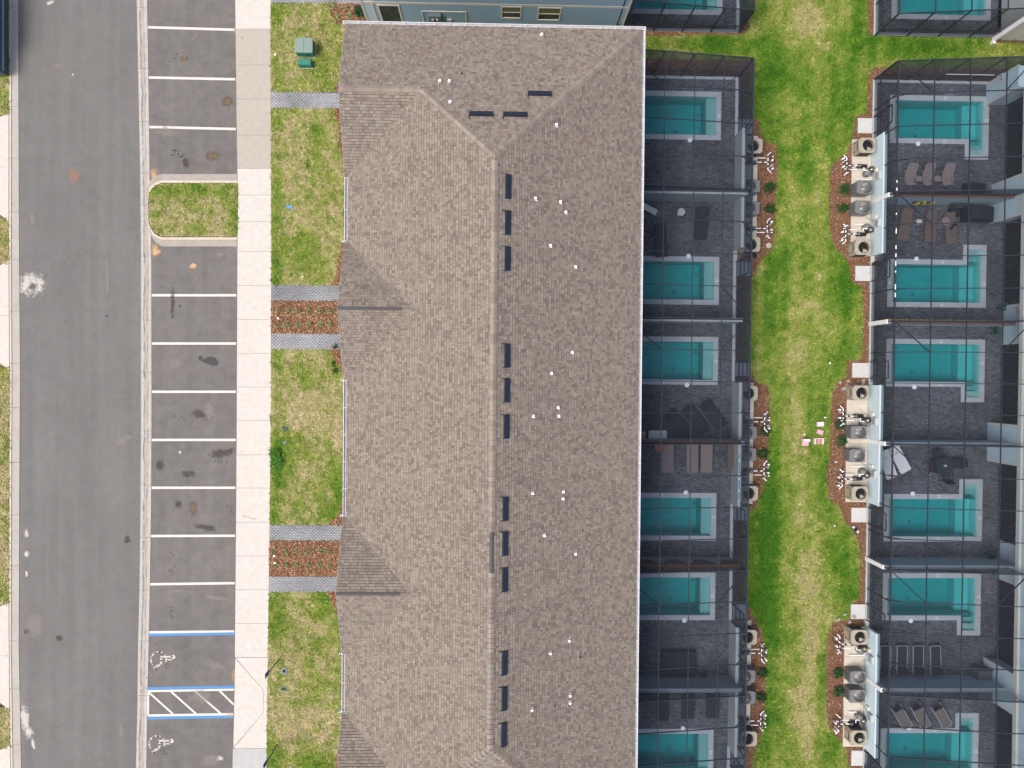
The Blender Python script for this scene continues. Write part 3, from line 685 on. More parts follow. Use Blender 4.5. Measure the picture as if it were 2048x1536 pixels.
# ------------------------------------------------------------------ paver paths and mulch beds
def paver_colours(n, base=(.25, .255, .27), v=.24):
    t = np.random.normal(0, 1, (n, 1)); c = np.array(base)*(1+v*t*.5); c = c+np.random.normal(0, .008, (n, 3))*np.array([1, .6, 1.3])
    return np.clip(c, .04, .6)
def pavers(x0, x1, y0, y1, lx, ly, z0, z1, parent, base, vert=False, holes=(), v=.24, name='paver_field'):
    a = lx; b = ly
    ys = np.arange(y0, y1, b); CX = []; CY = []; HX = []; HY = []
    for j, yy in enumerate(ys):
        xs = np.arange(x0-(a/2 if j % 2 else 0), x1, a)
        for xx in xs:
            l, r_ = max(xx, x0), min(xx+a, x1); t = min(yy+b, y1)
            if r_-l < .03 or t-yy < .02: continue
            CX.append((l+r_)/2); CY.append((yy+t)/2); HX.append((r_-l)/2-.0028); HY.append((t-yy)/2-.0028)
    CX, CY, HX, HY = map(np.array, (CX, CY, HX, HY)); keep = np.ones(len(CX), bool)
    for h in holes: keep &= ~((CX > h[0]) & (CX < h[1]) & (CY > h[2]) & (CY < h[3]))
    CX, CY, HX, HY = CX[keep], CY[keep], HX[keep], HY[keep]; n = len(CX)
    dz = np.random.uniform(-.003, .003, n)
    lf = 1+(fbm(CX, CY, .7, 31, 3)-.5)*.9
    return blocks_np(name, CX, CY, HX, HY, z0, z1+dz, paver_colours(n, base, v)*lf[:, None], 'paver_mix', parent, kind='stuff')
walks = [(-26, 6.5), (184, 217), (570, 601.5), (667, 699), (1050, 1081), (1153, 1184)]
for a, b in walks:
    ya, yb = gy(600, a), gy(600, b); x0 = gx(interp(wkR, (a+b)/2)+.5, (a+b)/2)
    w = thing('paver_path', None, None); w['kind'] = 'structure'
    mb = MB(); mb.bb(x0, bL, yb, ya, -.15, .004); part('path_bed', mb, 'paver_joint', w)
    n0 = len(COL.objects); pavers(x0+.02, bL, yb+.02, ya-.02, .2, .1, -.05, .015, w, (.245, .252, .268), v=.10)

CHIPS = []; 
def mulch(poly, z=.012, dens=150, name='mulch_bed'):
    n = len(poly); mb = MB(); mb.prism(poly, z-.1, z); o = part(name, mb, 'mulch_bed', kind='structure')
    xs = [p[0] for p in poly]; ys = [p[1] for p in poly]; x0, x1, y0, y1 = min(xs)-.15, max(xs)+.15, min(ys)-.15, max(ys)+.15
    k = int((x1-x0)*(y1-y0)*dens); X = np.random.uniform(x0, x1, k); Y = np.random.uniform(y0, y1, k)
    q = inpoly(X, Y, poly)
    q |= inpoly(X+np.random.normal(0, .05, k), Y+np.random.normal(0, .05, k), poly) & (np.random.rand(k) < .5)
    CHIPS.append(np.stack([X[q], Y[q], np.full(q.sum(), z)], 1)); return o
bed1 = mulch(pxpoly([(wr(602), 602), (690, 602), (690, 667), (wr(667), 667)]), dens=320)
bed2 = mulch(pxpoly([(wr(1081), 1081.5), (690, 1081.5), (690, 1152.5), (wr(1152), 1152.5)]), dens=320)
mulch(pxpoly([(655, 7), (730, 7), (730, 50), (676, 47), (668, 38), (661, 22)]), dens=300)
for pl in ([(673, 168), (690, 168), (690, 184), (665, 184)], [(664, 217), (690, 217), (690, 340), (678, 300), (677, 250), (670, 228)], [(684, 480), (676, 520), (672, 548), (662, 570), (700, 570), (700, 480)],
           [(659, 699), (695, 699), (695, 760), (684, 748), (678, 730), (668, 718)], [(686, 1000), (676, 1030), (656, 1049), (700, 1049), (700, 1000)], [(654, 1184), (690, 1184), (690, 1260), (676, 1230), (668, 1215)], [(684, 1470), (676, 1500), (668, 1536), (700, 1560), (700, 1460)]):
    mulch(pxpoly(pl), dens=260)
mulch(pxpoly([(1476, 226), (1516, 239), (1520, 262), (1530, 283), (1553, 289), (1555, 330), (1551, 400), (1549, 480), (1540, 505), (1522, 522), (1512, 540), (1504, 566), (1470, 580)]))
mulch(pxpoly([(1468, 722), (1502, 738), (1508, 756), (1516, 766), (1538, 772), (1540, 830), (1537, 900), (1533, 940), (1528, 975), (1518, 1000), (1508, 1016), (1497, 1024), (1466, 1030)]))
mulch(pxpoly([(1463, 1200), (1497, 1212), (1505, 1230), (1521, 1256), (1530, 1290), (1532, 1340), (1530, 1430), (1522, 1470), (1512, 1498), (1500, 1560), (1462, 1570)]))
mulch(pxpoly([(1240, 53), (1484, 54), (1480, 8), (1500, 20), (1500, 45), (1494, 62), (1486, 70), (1400, 71), (1240, 73)]))
mulch(pxpoly([(1736, -60), (1752, -60), (1752, 53), (1990, 56), (2150, 60), (2150, 94), (2048, 88), (1985, 85), (1978, 72), (1860, 66), (1800, 68), (1735, 70)]))
mulch(pxpoly([(1760, 139), (1745, 140), (1737, 146), (1735, 170), (1733, 228), (1710, 232), (1707, 262), (1700, 286), (1694, 305), (1670, 322), (1660, 340), (1657, 400), (1659, 470), (1672, 498), (1690, 515), (1698, 532), (1703, 566), (1722, 571), (1726, 620), (1725, 680), (1722, 718),
              (1694, 720), (1692, 755), (1672, 766), (1664, 790), (1660, 850), (1658, 920), (1652, 960), (1658, 1000), (1678, 1012), (1688, 1040), (1700, 1056), (1717, 1082), (1721, 1120), (1718, 1200), (1701, 1206), (1696, 1240), (1666, 1245), (1655, 1270), (1652, 1330), (1652, 1430), (1660, 1462), (1680, 1482), (1693, 1500), (1700, 1560), (1745, 1600), (1740, 900)]))
_n = DIV[0]
mulch(rectp(6.9, CA+.85, _n+.01, _n+1.02), z=.018); mulch(rectp(CB-.02, 60, _n+.01, _n+.78), z=.018)
for _a, _b in ((_n, gy(1476, 232)), (gy(1470, 575), gy(1468, 726)), (gy(1466, 1028), gy(1463, 1204))): mulch(rectp(CA+.02, CA+.72, _b, _a), z=.018)
P_ = np.concatenate(CHIPS); n = len(P_)
L = np.random.uniform(.02, .06, n); Wd = np.random.uniform(.009, .024, n); A_ = np.random.uniform(0, 6.283, n); ti = np.random.normal(0, .012, (n, 4))
V = np.zeros((n, 4, 3))
for i, (a, b) in enumerate(((-1, -1), (1, -1), (1, 1), (-1, 1))):
    V[:, i, 0] = P_[:, 0]+a*L*np.cos(A_)-b*Wd*np.sin(A_); V[:, i, 1] = P_[:, 1]+a*L*np.sin(A_)+b*Wd*np.cos(A_); V[:, i, 2] = P_[:, 2]+.022+ti[:, i]
pal = np.array([(.225, .118, .062), (.15, .07, .036), (.34, .19, .10), (.10, .045, .026), (.38, .27, .19), (.22, .12, .09), (.055, .03, .02)])
C = pal[np.random.choice(len(pal), n, p=[.22, .18, .17, .13, .11, .13, .06])]*np.random.uniform(.75, 1.25, (n, 1))
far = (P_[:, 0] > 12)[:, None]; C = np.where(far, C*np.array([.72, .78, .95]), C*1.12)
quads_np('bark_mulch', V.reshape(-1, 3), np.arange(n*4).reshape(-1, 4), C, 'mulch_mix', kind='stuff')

# keep tufts off the mulch, then grow them
mulch_polys = [o for o in scn.objects if o.name.startswith('mulch_bed')]
T = np.concatenate(TUFTS); keep = np.ones(len(T), bool)
for o in mulch_polys:
    nv = len(o.data.vertices)//2; pl = [o.data.vertices[i].co[:2] for i in range(nv)]
    keep &= ~inpoly(T[:, 0]+np.random.normal(0, .06, len(T)), T[:, 1]+np.random.normal(0, .06, len(T)), pl)
T = T[keep]; n = len(T); K = 3
base = np.repeat(T, K, 0); n3 = n*K; an = np.random.uniform(0, 6.283, n3); ln = np.random.uniform(.06, .15, n3); wd = np.random.uniform(.018, .042, n3); hh = np.random.uniform(.03, .07, n3)
V = np.zeros((n3, 3, 3)); bx = base[:, 0]+np.random.normal(0, .02, n3); by = base[:, 1]+np.random.normal(0, .02, n3)
V[:, 0, 0] = bx-np.sin(an)*wd; V[:, 0, 1] = by+np.cos(an)*wd; V[:, 1, 0] = bx+np.sin(an)*wd; V[:, 1, 1] = by-np.cos(an)*wd
V[:, 2, 0] = bx+np.cos(an)*ln; V[:, 2, 1] = by+np.sin(an)*ln; V[:, :, 2] = base[:, 2:3]+.01; V[:, 2, 2] += hh
C = grass_col(bx, by)*np.repeat(np.random.uniform(.62, 1.38, (n, 1)), K, 0)*np.random.uniform(.8, 1.2, (n3, 1))*np.random.uniform(.92, 1.08, (n3, 3))
quads_np('grass', V.reshape(-1, 3), np.arange(n3*3).reshape(-1, 3), C, 'grass_mix', kind='stuff')

# ------------------------------------------------------------------ the middle building
HB = thing('townhouse', 'long townhouse block under a brown shingle hip roof with three front gables', 'building')
half = (E_-W)/2
def z_w(x, y): return ZE+(x-W)*PITCH
def z_e(x, y): return ZE+(E_-x)*PITCH
def z_n(x, y): return ZE+(NE-y)*PITCH
def z_s(x, y): return ZE+(y-SE)*PITCH
aN, aS = NE-half, SE+half
WG = W-.16
HWc, HWm = 3.83, 3.49
gab = [(NE-HWc, HWc), (gy(740, 617, 7.45), HWm), (gy(740, 1188, 7.45), HWm), (SE+HWc, HWc)]
planes = []   # (z function, axis, eave coordinate, direction, list of convex CCW regions, hidden-test)
def ccw(p):
    a = sum(p[i][0]*p[(i+1) % len(p)][1]-p[(i+1) % len(p)][0]*p[i][1] for i in range(len(p)))
    return p if a > 0 else p[::-1]
gtri = [[(W, c-h), (W+h, c), (W, c+h)] for c, h in gab]
def under_gable(x, y, m=.28):
    for c, h in gab:
        if x-W < h-abs(y-c)-m: return True
    return False
planes.append((z_w, 'y', W, 1, [ccw([(W, NE), (RX, aN), (RX, aS), (W, SE)])], under_gable))
planes.append((z_e, 'y', E_, -1, [ccw([(E_, NE), (RX, aN), (RX, aS), (E_, SE)])], None))
planes.append((z_n, 'x', NE, -1, [ccw([(W, NE), (E_, NE), (RX, aN)]), ccw([(WG, NE), (W, NE), (W+HWc, NE-HWc), (WG, NE-HWc)])], None))
planes.append((z_s, 'x', SE, 1, [ccw([(W, SE), (E_, SE), (RX, aS)]), ccw([(WG, SE), (W, SE), (W+HWc, SE+HWc), (WG, SE+HWc)])], None))
for c, h in gab:
    zr = ZE+h*PITCH
    if c-h > SE+.1:      # south slope
        planes.append((lambda x, y, c=c, h=h: ZE+(y-(c-h))*PITCH, 'x', c-h, 1, [ccw([(WG, c-h), (W, c-h), (W+h, c), (WG, c)])], None))
    if c+h < NE-.1:      # north slope
        planes.append((lambda x, y, c=c, h=h: ZE+((c+h)-y)*PITCH, 'x', c+h, -1, [ccw([(WG, c+h), (W, c+h), (W+h, c), (WG, c)])], None))
deck = MB(); roof_dn = .035
for zf, ax, e0, dr, regs, hid in planes:
    for r in regs:
        deck.add([(x, y, zf(x, y)-roof_dn) for x, y in r], [list(range(len(r)))])
roof = part('roof', deck, 'shingle_gap_shade', HB)  # near-black in the gaps under each tab, painted shade for the courses
PALS = np.array([(.230, .200, .171), (.206, .177, .151), (.180, .153, .131), (.155, .130, .113), (.212, .190, .161), (.190, .156, .138)])
PW = [.24, .22, .19, .12, .13, .10]
SV, SF, SC = [], [], []
EXPO = .143*math.cos(math.atan(PITCH)); rs = random.Random(3)
for zf, ax, e0, dr, regs, hid in planes:
    xs = [p[0] for r in regs for p in r]; ys = [p[1] for r in regs for p in r]
    lo, hi = (min(ys), max(ys)) if ax == 'y' else (min(xs), max(xs))
    span = max(abs((p[0] if ax == 'y' else p[1])-e0) for r in regs for p in r)
    nrow = int(math.ceil(span/EXPO))
    for k in range(nrow):
        t0, t1 = e0+dr*k*EXPO, e0+dr*(k+1)*EXPO+dr*.002
        s = lo-rs.random()*.3
        while s < hi:
            w = rs.choice((.08, .10, .11, .13, .15, .18, .22)); s1 = s+w
            ci = rs.choices(range(6), PW)[0]; f = rs.uniform(.9, 1.1)
            lift = rs.choice((.006, .012, .018))
            tb = t0+dr*.012
            if ax == 'y': q = [(tb, s+.003), (t1, s+.003), (t1, s1-.003), (tb, s1-.003)]
            else: q = [(s+.003, tb), (s1-.003, tb), (s1-.003, t1), (s+.003, t1)]
            q = ccw(q); cxm = sum(p[0] for p in q)/4; cym = sum(p[1] for p in q)/4
            s = s1
            if hid and hid(cxm, cym): continue
            for r in regs:
                pc = clip_poly(q, r)
                if len(pc) < 3: continue
                pa = abs(sum(pc[i][0]*pc[(i+1) % len(pc)][1]-pc[(i+1) % len(pc)][0]*pc[i][1] for i in range(len(pc))))/2
                if pa < .0006: continue
                o = len(SV); m_ = len(pc)
                for (x, y) in pc:
                    u = abs((x if ax == 'y' else y)-t0)/EXPO
                    SV.append((x, y, zf(x, y)+lift*(1-u)-.002))
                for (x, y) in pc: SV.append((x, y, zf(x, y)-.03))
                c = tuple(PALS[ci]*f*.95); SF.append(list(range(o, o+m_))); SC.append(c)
                for i in range(m_): SF.append([o+(i+1) % m_, o+i, o+m_+i, o+m_+(i+1) % m_]); SC.append((.05, .045, .042))  # near-black sides: dark cut edges that also paint in the course shadow lines
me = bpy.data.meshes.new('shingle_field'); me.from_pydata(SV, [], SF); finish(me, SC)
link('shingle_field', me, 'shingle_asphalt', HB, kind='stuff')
# ridge and hip caps: short bent shingles laid along each line
CAPM = {}
def cap_mesh(kind):
    if kind in CAPM: return CAPM[kind]
    me = bpy.data.meshes.new('ridge_cap'); a, b, h = .11, (.085 if kind == 'dark' else .15), (.04 if kind == 'dark' else .066)
    vs = [(-a, -b, -h), (a, -b, -h+.01), (-a, 0, 0), (a, 0, .012), (-a, b, -h), (a, b, -h+.01)]
    vs += [(x, y, z-.02) for x, y, z in vs]
    fs = [(0, 1, 3, 2), (2, 3, 5, 4), (6, 8, 9, 7), (8, 10, 11, 9), (1, 7, 9, 3), (3, 9, 11, 5), (0, 2, 8, 6), (2, 4, 10, 8), (0, 6, 7, 1), (4, 5, 11, 10)]
    me.from_pydata(vs, [], fs)
    c = {'dark': (.085, .08, .085)}.get(kind) or tuple(PALS[kind]*1.05)
    finish(me, [c]*len(fs)); me.materials.append(MATS['shingle_asphalt']); CAPM[kind] = me; return me
def caps(p, q, dark=(), step=.205):
    p, q = Vector(p), Vector(q); d = q-p; n = int(d.length/step); u = d.normalized()
    rot = Matrix((u, Vector((0, 0, 1)).cross(u).normalized(), u.cross(Vector((0, 0, 1)).cross(u)).normalized())).transposed()
    for k in range(n):
        c = p+u*(k+.5)*step; isd = any(a <= k/n <= b for a, b in dark)
        o = bpy.data.objects.new('ridge_cap', cap_mesh('dark' if isd else rs.choice((0, 0, 1, 1, 2, 4, 5)))); COL.objects.link(o); o.parent = HB
        o.matrix_local = Matrix.Translation(c+Vector((0, 0, .035))) @ rot.to_4x4()
zr = ZE+half*PITCH; zc = ZE+HWc*PITCH
yA, yB = gy(984, 1063, 9.1), gy(984, 1150, 9.1)
caps((RX, aS, zr), (RX, aN, zr), dark=[((yB-aS)/(aN-aS), (yA-aS)/(aN-aS))], step=.235)
caps((E_-.1, NE-.1, ZE+.04), (RX, aN, zr)); caps((W+HWc, NE-HWc, zc), (RX, aN, zr))
caps((E_-.1, SE+.1, ZE+.04), (RX, aS, zr), step=.26); caps((W+HWc, SE+HWc, zc), (RX, aS, zr), step=.26)
caps((WG+.05, gab[0][0], zc), (W+HWc, gab[0][0], zc)); caps((WG+.05, gab[3][0], zc), (W+HWc, gab[3][0], zc), step=.26)
for c, h in gab[1:3]: caps((WG+.03, c, ZE+h*PITCH), (W+h-.35, c, ZE+h*PITCH), dark=[(0, 1)])

def zroof(x, y):
    m = min(z_w(x, y), z_e(x, y), z_n(x, y), z_s(x, y)); return m
def on_roof(px, py):
    z = 8.0
    for _ in range(12): p = g(px, py, z); z = zroof(p.x, p.y)
    return g(px, py, z)
# long dark vents just below the ridge
def vent_builder():
    mb = MB(); l = 1.12/2; w = .14
    mb.add([(-w, -l, 0), (w, -l, 0), (w, l, 0), (-w, l, 0), (-w+.02, -l, .10), (w-.02, -l, .06), (w-.02, l, .06), (-w+.02, l, .10)],
           [(4, 5, 6, 7), (0, 1, 5, 4), (1, 2, 6, 5), (2, 3, 7, 6), (3, 0, 4, 7)])
    mb.bb(-w-.17, -w+.03, l-.02, l+.012, 0, .03); mb.bb(-w-.11, -w+.03, -l-.012, -l+.015, 0, .02)
    me = bpy.data.meshes.new('roof_vent'); me.from_pydata(mb.v, [], mb.f); me.materials.append(MATS['vent_dark']); return me
vme = vent_builder(); slope = math.atan(PITCH)
for x, y, dir_ in [(1016.5, 373.5, 'e'), (1015.5, 446, 'e'), (1015, 517.5, 'e'), (1014.5, 711.5, 'e'), (1014, 780.5, 'e'), (1013, 853, 'e'), (1011, 1017.5, 'e'), (1010.5, 1087, 'e'), (1010, 1159, 'e'), (1009.5, 1325.5, 'e'), (1009, 1396.5, 'e'), (1008, 1468.5, 'e'),
                   (1079, 187.5, 'n'), (962, 228, 'n'), (1030, 229, 'n')]:
    p = on_roof(x, y); o = bpy.data.objects.new('roof_vent', vme); COL.objects.link(o); o.parent = HB; o.location = p+Vector((0, 0, .01))
    o.rotation_euler = (0, slope, 0) if dir_ == 'e' else (-slope, 0, R_(90))
    if dir_ == 'n': o.matrix_local = Matrix.Translation(p+Vector((0, 0, .01))) @ Matrix.Rotation(-slope, 4, 'X') @ Matrix.Rotation(R_(90), 4, 'Z')
def pipe_mesh(kind):
    mb = MB()
    if kind == 'w': mb.box((0, 0, .09), (.11, .11, .20), taper=.9); mb.bb(-.08, .09, -.08, .08, -.03, .012)
    else: mb.lathe((0, 0, -.03), [(.06, 0), (.035, .05), (.03, .16), (.018, .16)], 8)
    me = bpy.data.meshes.new('vent_pipe'); me.from_pydata(mb.v, [], mb.f); me.materials.append(MATS['vent_white' if kind == 'w' else 'vent_dark']); return me
pw, pd = pipe_mesh('w'), pipe_mesh('d')
for x, y in ((1083.5, 71), (880, 163.5), (899, 164), (900.5, 205.5), (1112.5, 251), (1070.5, 398), (1120.5, 404.5), (1131, 425), (1100.5, 491.5), (1150.5, 534), (1144, 705), (1102.5, 746.5), (1115.5, 815), (1117, 832), (1066, 832.5), (1064.5, 986), (1126, 983), (1125.5, 997), (1088.5, 1070), (1150.5, 1107), (1138, 1280), (1100, 1305), (1139.5, 1389.5), (1139.5, 1404), (1063.5, 1418)):
    o = bpy.data.objects.new('vent_cap', pw); COL.objects.link(o); o.parent = HB; o.location = on_roof(x, y)
for x, y in ((923, 148), (1164.5, 1061), (1160, 1314.5), (1108.5, 1411), (1148, 836)):
    o = bpy.data.objects.new('vent_pipe', pd); COL.objects.link(o); o.parent = HB; o.location = on_roof(x, y)
# scraps left on the roof
mb = MB(); p = on_roof(1163, 283)
mb.box((p.x-.04, p.y-.03, p.z+.03), (.14, .04, .03), R_(-50)); mb.box((p.x+.03, p.y+.07, p.z+.03), (.10, .04, .03), R_(10)); mb.box((p.x+.06, p.y-.05, p.z+.04), (.04, .09, .02), R_(25))
part('scrap', mb, 'scrap_orange', None, label='orange brown scrap left on the right slope of the roof', cat='debris')

# gutters: open troughs with cross straps
def gutter(a, b, out, name='gutter', step=.75):
    """a,b ends on the roof edge, out = unit vector away from the roof"""
    a, b, out = Vector(a), Vector(b), Vector(out); d = (b-a).normalized(); w = .125
    mb = MB()
    def lay(o0, o1, z0, z1, m=mb):
        p = [a+out*o0, b+out*o0, b+out*o1, a+out*o1]; m.prism([(q.x, q.y) for q in p], z0, z1)
    lay(w, w+.024, ZE-.14, ZE-.01)
    o = part(name, mb, 'gutter_white', HB)
    m2 = MB(); lay(.0, w, ZE-.14, ZE-.125, m2); lay(-.01, .012, ZE-.14, ZE-.045, m2); part('gutter_trough', m2, 'gutter_inside', o)
    n = max(1, int((b-a).length/step)); me = None
    for k in range(n+1):
        p = a+(b-a)*(k/n); h = MB()
        if me is None:
            q = out*w/2; h.box((q.x, q.y, 0), (abs(out.x)*w+.03, abs(out.y)*w+.03, .012)); me = bpy.data.meshes.new('gutter_strap'); me.from_pydata(h.v, [], h.f); me.materials.append(MATS['gutter_white'])
        s_ = bpy.data.objects.new('gutter_strap', me); COL.objects.link(s_); s_.parent = o; s_.location = (p.x, p.y, ZE-.02)
    return o
gutter((WG-.1, NE, 0), (E_+.16, NE, 0), (0, 1, 0)); gutter((E_, NE, 0), (E_, SE, 0), (1, 0, 0)); gutter((WG, SE, 0), (E_+.16, SE, 0), (0, -1, 0))
for c, h, c2, h2 in ((gab[0][0], gab[0][1], gab[1][0], gab[1][1]), (gab[1][0], gab[1][1], gab[2][0], gab[2][1]), (gab[2][0], gab[2][1], gab[3][0], gab[3][1])):
    gutter((W-.0, c-h, 0), (W-.0, c2+h2, 0), (-1, 0, 0), step=1.15)
    for yy in ((c-h) if c < 5 else None, c2+h2):
        if yy is None: continue
        mb = MB(); mb.bb(W-.30, W-.14, yy-.04, yy+.05, ZE-.18, ZE-.03); mb.bb(W-.28, W-.20, yy-.03, yy+.04, .1, ZE-.18); part('downspout', mb, 'gutter_white', HB)
        mb = MB(); mb.bb(W-.275, W-.2, yy-.02, yy+.035, ZE-.032, ZE-.025); part('downspout_mouth', mb, 'rubber', HB)
# walls, soffits, rakes
mb = MB(); mb.bb(W+.5, GA, SE+.5, NE-.5, -.16, 2.62); part('ground_floor_wall', mb, 'siding_blue', HB)
mb = MB(); mb.bb(W+.5, 6.85, SE+.5, NE-.5, 2.62, ZE-.03); part('upper_wall', mb, 'siding_blue', HB)
mb = MB(); mb.bb(W+.02, E_-.02, SE+.02, NE-.02, ZE-.12, ZE-.1); part('soffit', mb, 'soffit', HB)
mb = MB(); mb.bb(E_-.03, E_-.005, SE, NE, ZE-.16, ZE-.04); mb.bb(WG, E_, NE-.03, NE-.005, ZE-.16, ZE-.04); part('fascia', mb, 'gutter_white', HB)
for c, h in gab:
    mb = MB(); mb.add([(W-.02, c-h, ZE-.1), (W-.02, c+h, ZE-.1), (W-.02, c, ZE+h*PITCH-.08), (W+.2, c-h, ZE-.1), (W+.2, c+h, ZE-.1), (W+.2, c, ZE+h*PITCH-.08)], [(0, 1, 2), (5, 4, 3), (0, 3, 4, 1), (1, 4, 5, 2), (2, 5, 3, 0)])
    part('gable_wall', mb, 'siding_blue', HB)
    for s_ in (-1, 1):
        mb = MB(); mb.bar((WG+.012, c+s_*h, ZE-.09), (WG+.012, c, ZE+h*PITCH-.09), .03, .15); part('rake_board', mb, 'gutter_white', HB)

# ------------------------------------------------------------------ buildings beyond the lawn strip to the north
def siding(x0, x1, y, z0, z1, face, parent, m='siding_blue', gaps=(), pitch=.165):
    """lap boards on a wall that faces along -y ('s') or -x ('w'); gaps = openings (a,b,z0,z1)"""
    z = z0
    while z < z1-.01:
        zt = min(z+pitch, z1); runs = [(x0, x1)]
        for a, b, c, d in gaps:
            if c < zt-.01 and d > z+.01:
                nr = []
                for r0, r1 in runs:
                    if b <= r0 or a >= r1: nr.append((r0, r1)); continue
                    if a > r0: nr.append((r0, a))
                    if b < r1: nr.append((b, r1))
                runs = nr
        for r0, r1 in runs:
            mb = MB()
            if face == 's': mb.add([(r0, y, z), (r1, y, z), (r1, y, zt), (r0, y, zt), (r0, y-.022, z), (r1, y-.022, z), (r1, y-.006, zt), (r0, y-.006, zt)],
                                   [(4, 5, 6, 7), (0, 1, 5, 4), (7, 6, 2, 3), (0, 4, 7, 3), (1, 2, 6, 5)])
            else: mb.add([(y, r0, z), (y, r1, z), (y, r1, zt), (y, r0, zt), (y-.022, r0, z), (y-.022, r1, z), (y-.006, r1, zt), (y-.006, r0, zt)],
                         [(7, 6, 5, 4), (4, 5, 1, 0), (3, 2, 6, 7), (3, 7, 4, 0), (5, 6, 2, 1)])
            part('siding_board', mb, m, parent)
        z = zt
NB = thing('townhouse', 'pale blue townhouse with lap siding, seen above the shingle roof', 'building')
xl, xrr = -7.55, 7.15
mb = MB(); mb.bb(xl, xrr, ZN, ZN+30, -.16, ZE-.05); part('wall', mb, 'siding_blue', NB)
mb = MB(); e = .45; a_, b_, c_, d_ = xl-e, xrr+e, ZN-e, ZN+30+e
mb.add([(a_, c_, ZE), (b_, c_, ZE), (b_, d_, ZE), (a_, d_, ZE), (-.2, c_+7.8, ZE+3.2), (-.2, d_-7.8, ZE+3.2)], [(0, 1, 4), (1, 2, 5, 4), (2, 3, 5), (3, 0, 4, 5), (3, 2, 1, 0)]); part('roof', mb, 'roof_brown', NB)
def hip_roof(x0, x1, y0, y1, z, owner):
    h = min(x1-x0, y1-y0)/2; zt = z+h*PITCH; mb = MB()
    if y1-y0 > x1-x0: r0, r1 = ((x0+x1)/2, y0+h, zt), ((x0+x1)/2, y1-h, zt); fs = [(0, 1, 4), (1, 2, 5, 4), (2, 3, 5), (3, 0, 4, 5), (3, 2, 1, 0)]
    else: r0, r1 = (x0+h, (y0+y1)/2, zt), (x1-h, (y0+y1)/2, zt); fs = [(0, 1, 5, 4), (1, 2, 5), (2, 3, 4, 5), (3, 0, 4), (3, 2, 1, 0)]
    mb.add([(x0, y0, z), (x1, y0, z), (x1, y1, z), (x0, y1, z), r0, r1], fs); return part('roof', mb, 'roof_brown', owner)
def wz(py): return 42-FPX*(ZN)/(750-py)*1.0      # height on that wall for a photo row
def wx(px, py): # x on the wall plane for a photo pixel
    d = CR @ Vector(((px-1024)/FPX, -(py-768)/FPX, -1.)); t = ZN/d.y; return d.x*t, CAMH+d.z*t
def opening(px0, px1, py0, py1, name, kind):
    x0, zt = wx(px0, py0); x1, _ = wx(px1, py0); _, zb = wx(px0, py1)
    return x0, x1, zb, zt
ops = {'door': (757, 795, 10, 46), 'panel': (845, 930, 22, 49), 'win1': (1005, 1041, 13, 34), 'win2': (1079, 1121, 15, 38)}
O = {}
for k, (a, b, c, d) in ops.items():
    x0, zt = wx(a, c); x1, _ = wx(b, c); zb = wx(a, d)[1]; O[k] = [x0, x1, zb, zt]
O['door'][2] = .12; O['panel'][2] = .25
belt = wx(900, 7)[1]
gaps = [tuple(v) for v in O.values()]
siding(-6.9, xrr-.1, ZN, .05, belt-.1, 's', NB, gaps=gaps); siding(-6.9, xrr-.1, ZN, belt+.1, 5.8, 's', NB)
mb = MB(); mb.bb(xl, xrr, ZN-.035, ZN, belt-.1, belt+.1); part('belt_board', mb, 'trim_cream', NB)
mb = MB(); mb.bb(xl-.03, xl+.09, ZN-.04, ZN+.1, -.1, 5.9); part('corner_board', mb, 'trim_cream', NB)
mb = MB(); mb.bb(xrr-.1, xrr+.03, ZN-.04, ZN+.1, -.1, 5.9); part('corner_board', mb, 'trim_cream', NB)
mb = MB(); mb.bb(-7.02, -6.9, ZN-.04, ZN, -.1, belt-.1); part('corner_board', mb, 'trim_cream', NB)
mb = MB(); mb.bb(xl+.09, -7.02, ZN-.015, ZN, -.1, belt-.1); part('smooth_panel', mb, 'siding_pale', NB)
def framed(o4, fr, name, parent, inner, wy=.05, rail=False):
    x0, x1, z0, z1 = o4; root = part(name, MB().bb(x0, x1, ZN-.012, ZN, z0, z1), inner, parent)
    mb = MB(); t = fr
    mb.bb(x0-t, x1+t, ZN-wy, ZN, z1, z1+t); mb.bb(x0-t, x1+t, ZN-wy, ZN, z0-t, z0); mb.bb(x0-t, x0, ZN-wy, ZN, z0, z1); mb.bb(x1, x1+t, ZN-wy, ZN, z0, z1)
    part('frame', mb, 'trim_cream', root)
    if rail:
        zm = (z0+z1)/2; mb = MB(); mb.bb(x0, x1, ZN-.035, ZN-.012, zm-.03, zm+.03); part('meeting_rail', mb, 'trim_cream', root)
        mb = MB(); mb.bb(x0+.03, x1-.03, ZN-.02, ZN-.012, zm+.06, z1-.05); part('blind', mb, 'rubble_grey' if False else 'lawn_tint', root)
    return root
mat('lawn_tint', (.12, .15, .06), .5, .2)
framed(O['door'], .1, 'screen_door', NB, 'tinted_glass'); framed(O['win1'], .08, 'window', NB, 'tinted_glass', rail=True); framed(O['win2'], .08, 'window', NB, 'tinted_glass', rail=True)
pn = framed(O['panel'], .07, 'meter_recess', NB, 'siding_blue')
x0, x1, z0, z1 = O['panel']
mx0 = wx(857, 25)[0]; mx1 = wx(881, 25)[0]; zt = wx(860, 25)[1]
mb = MB(); mb.bb(mx0, mx1, ZN-.22, ZN-.02, zt-.95, zt); part('meter_cabinet', mb, 'meter_slate', pn)
mb = MB()
for k in range(2):
    mb.tube([((mx0+mx1)/2-.12+.25*k, ZN-.22, zt-.3), ((mx0+mx1)/2-.12+.25*k, ZN-.30, zt-.3)], .07, 10)
part('meter_dial', mb, 'fan_pale', pn)
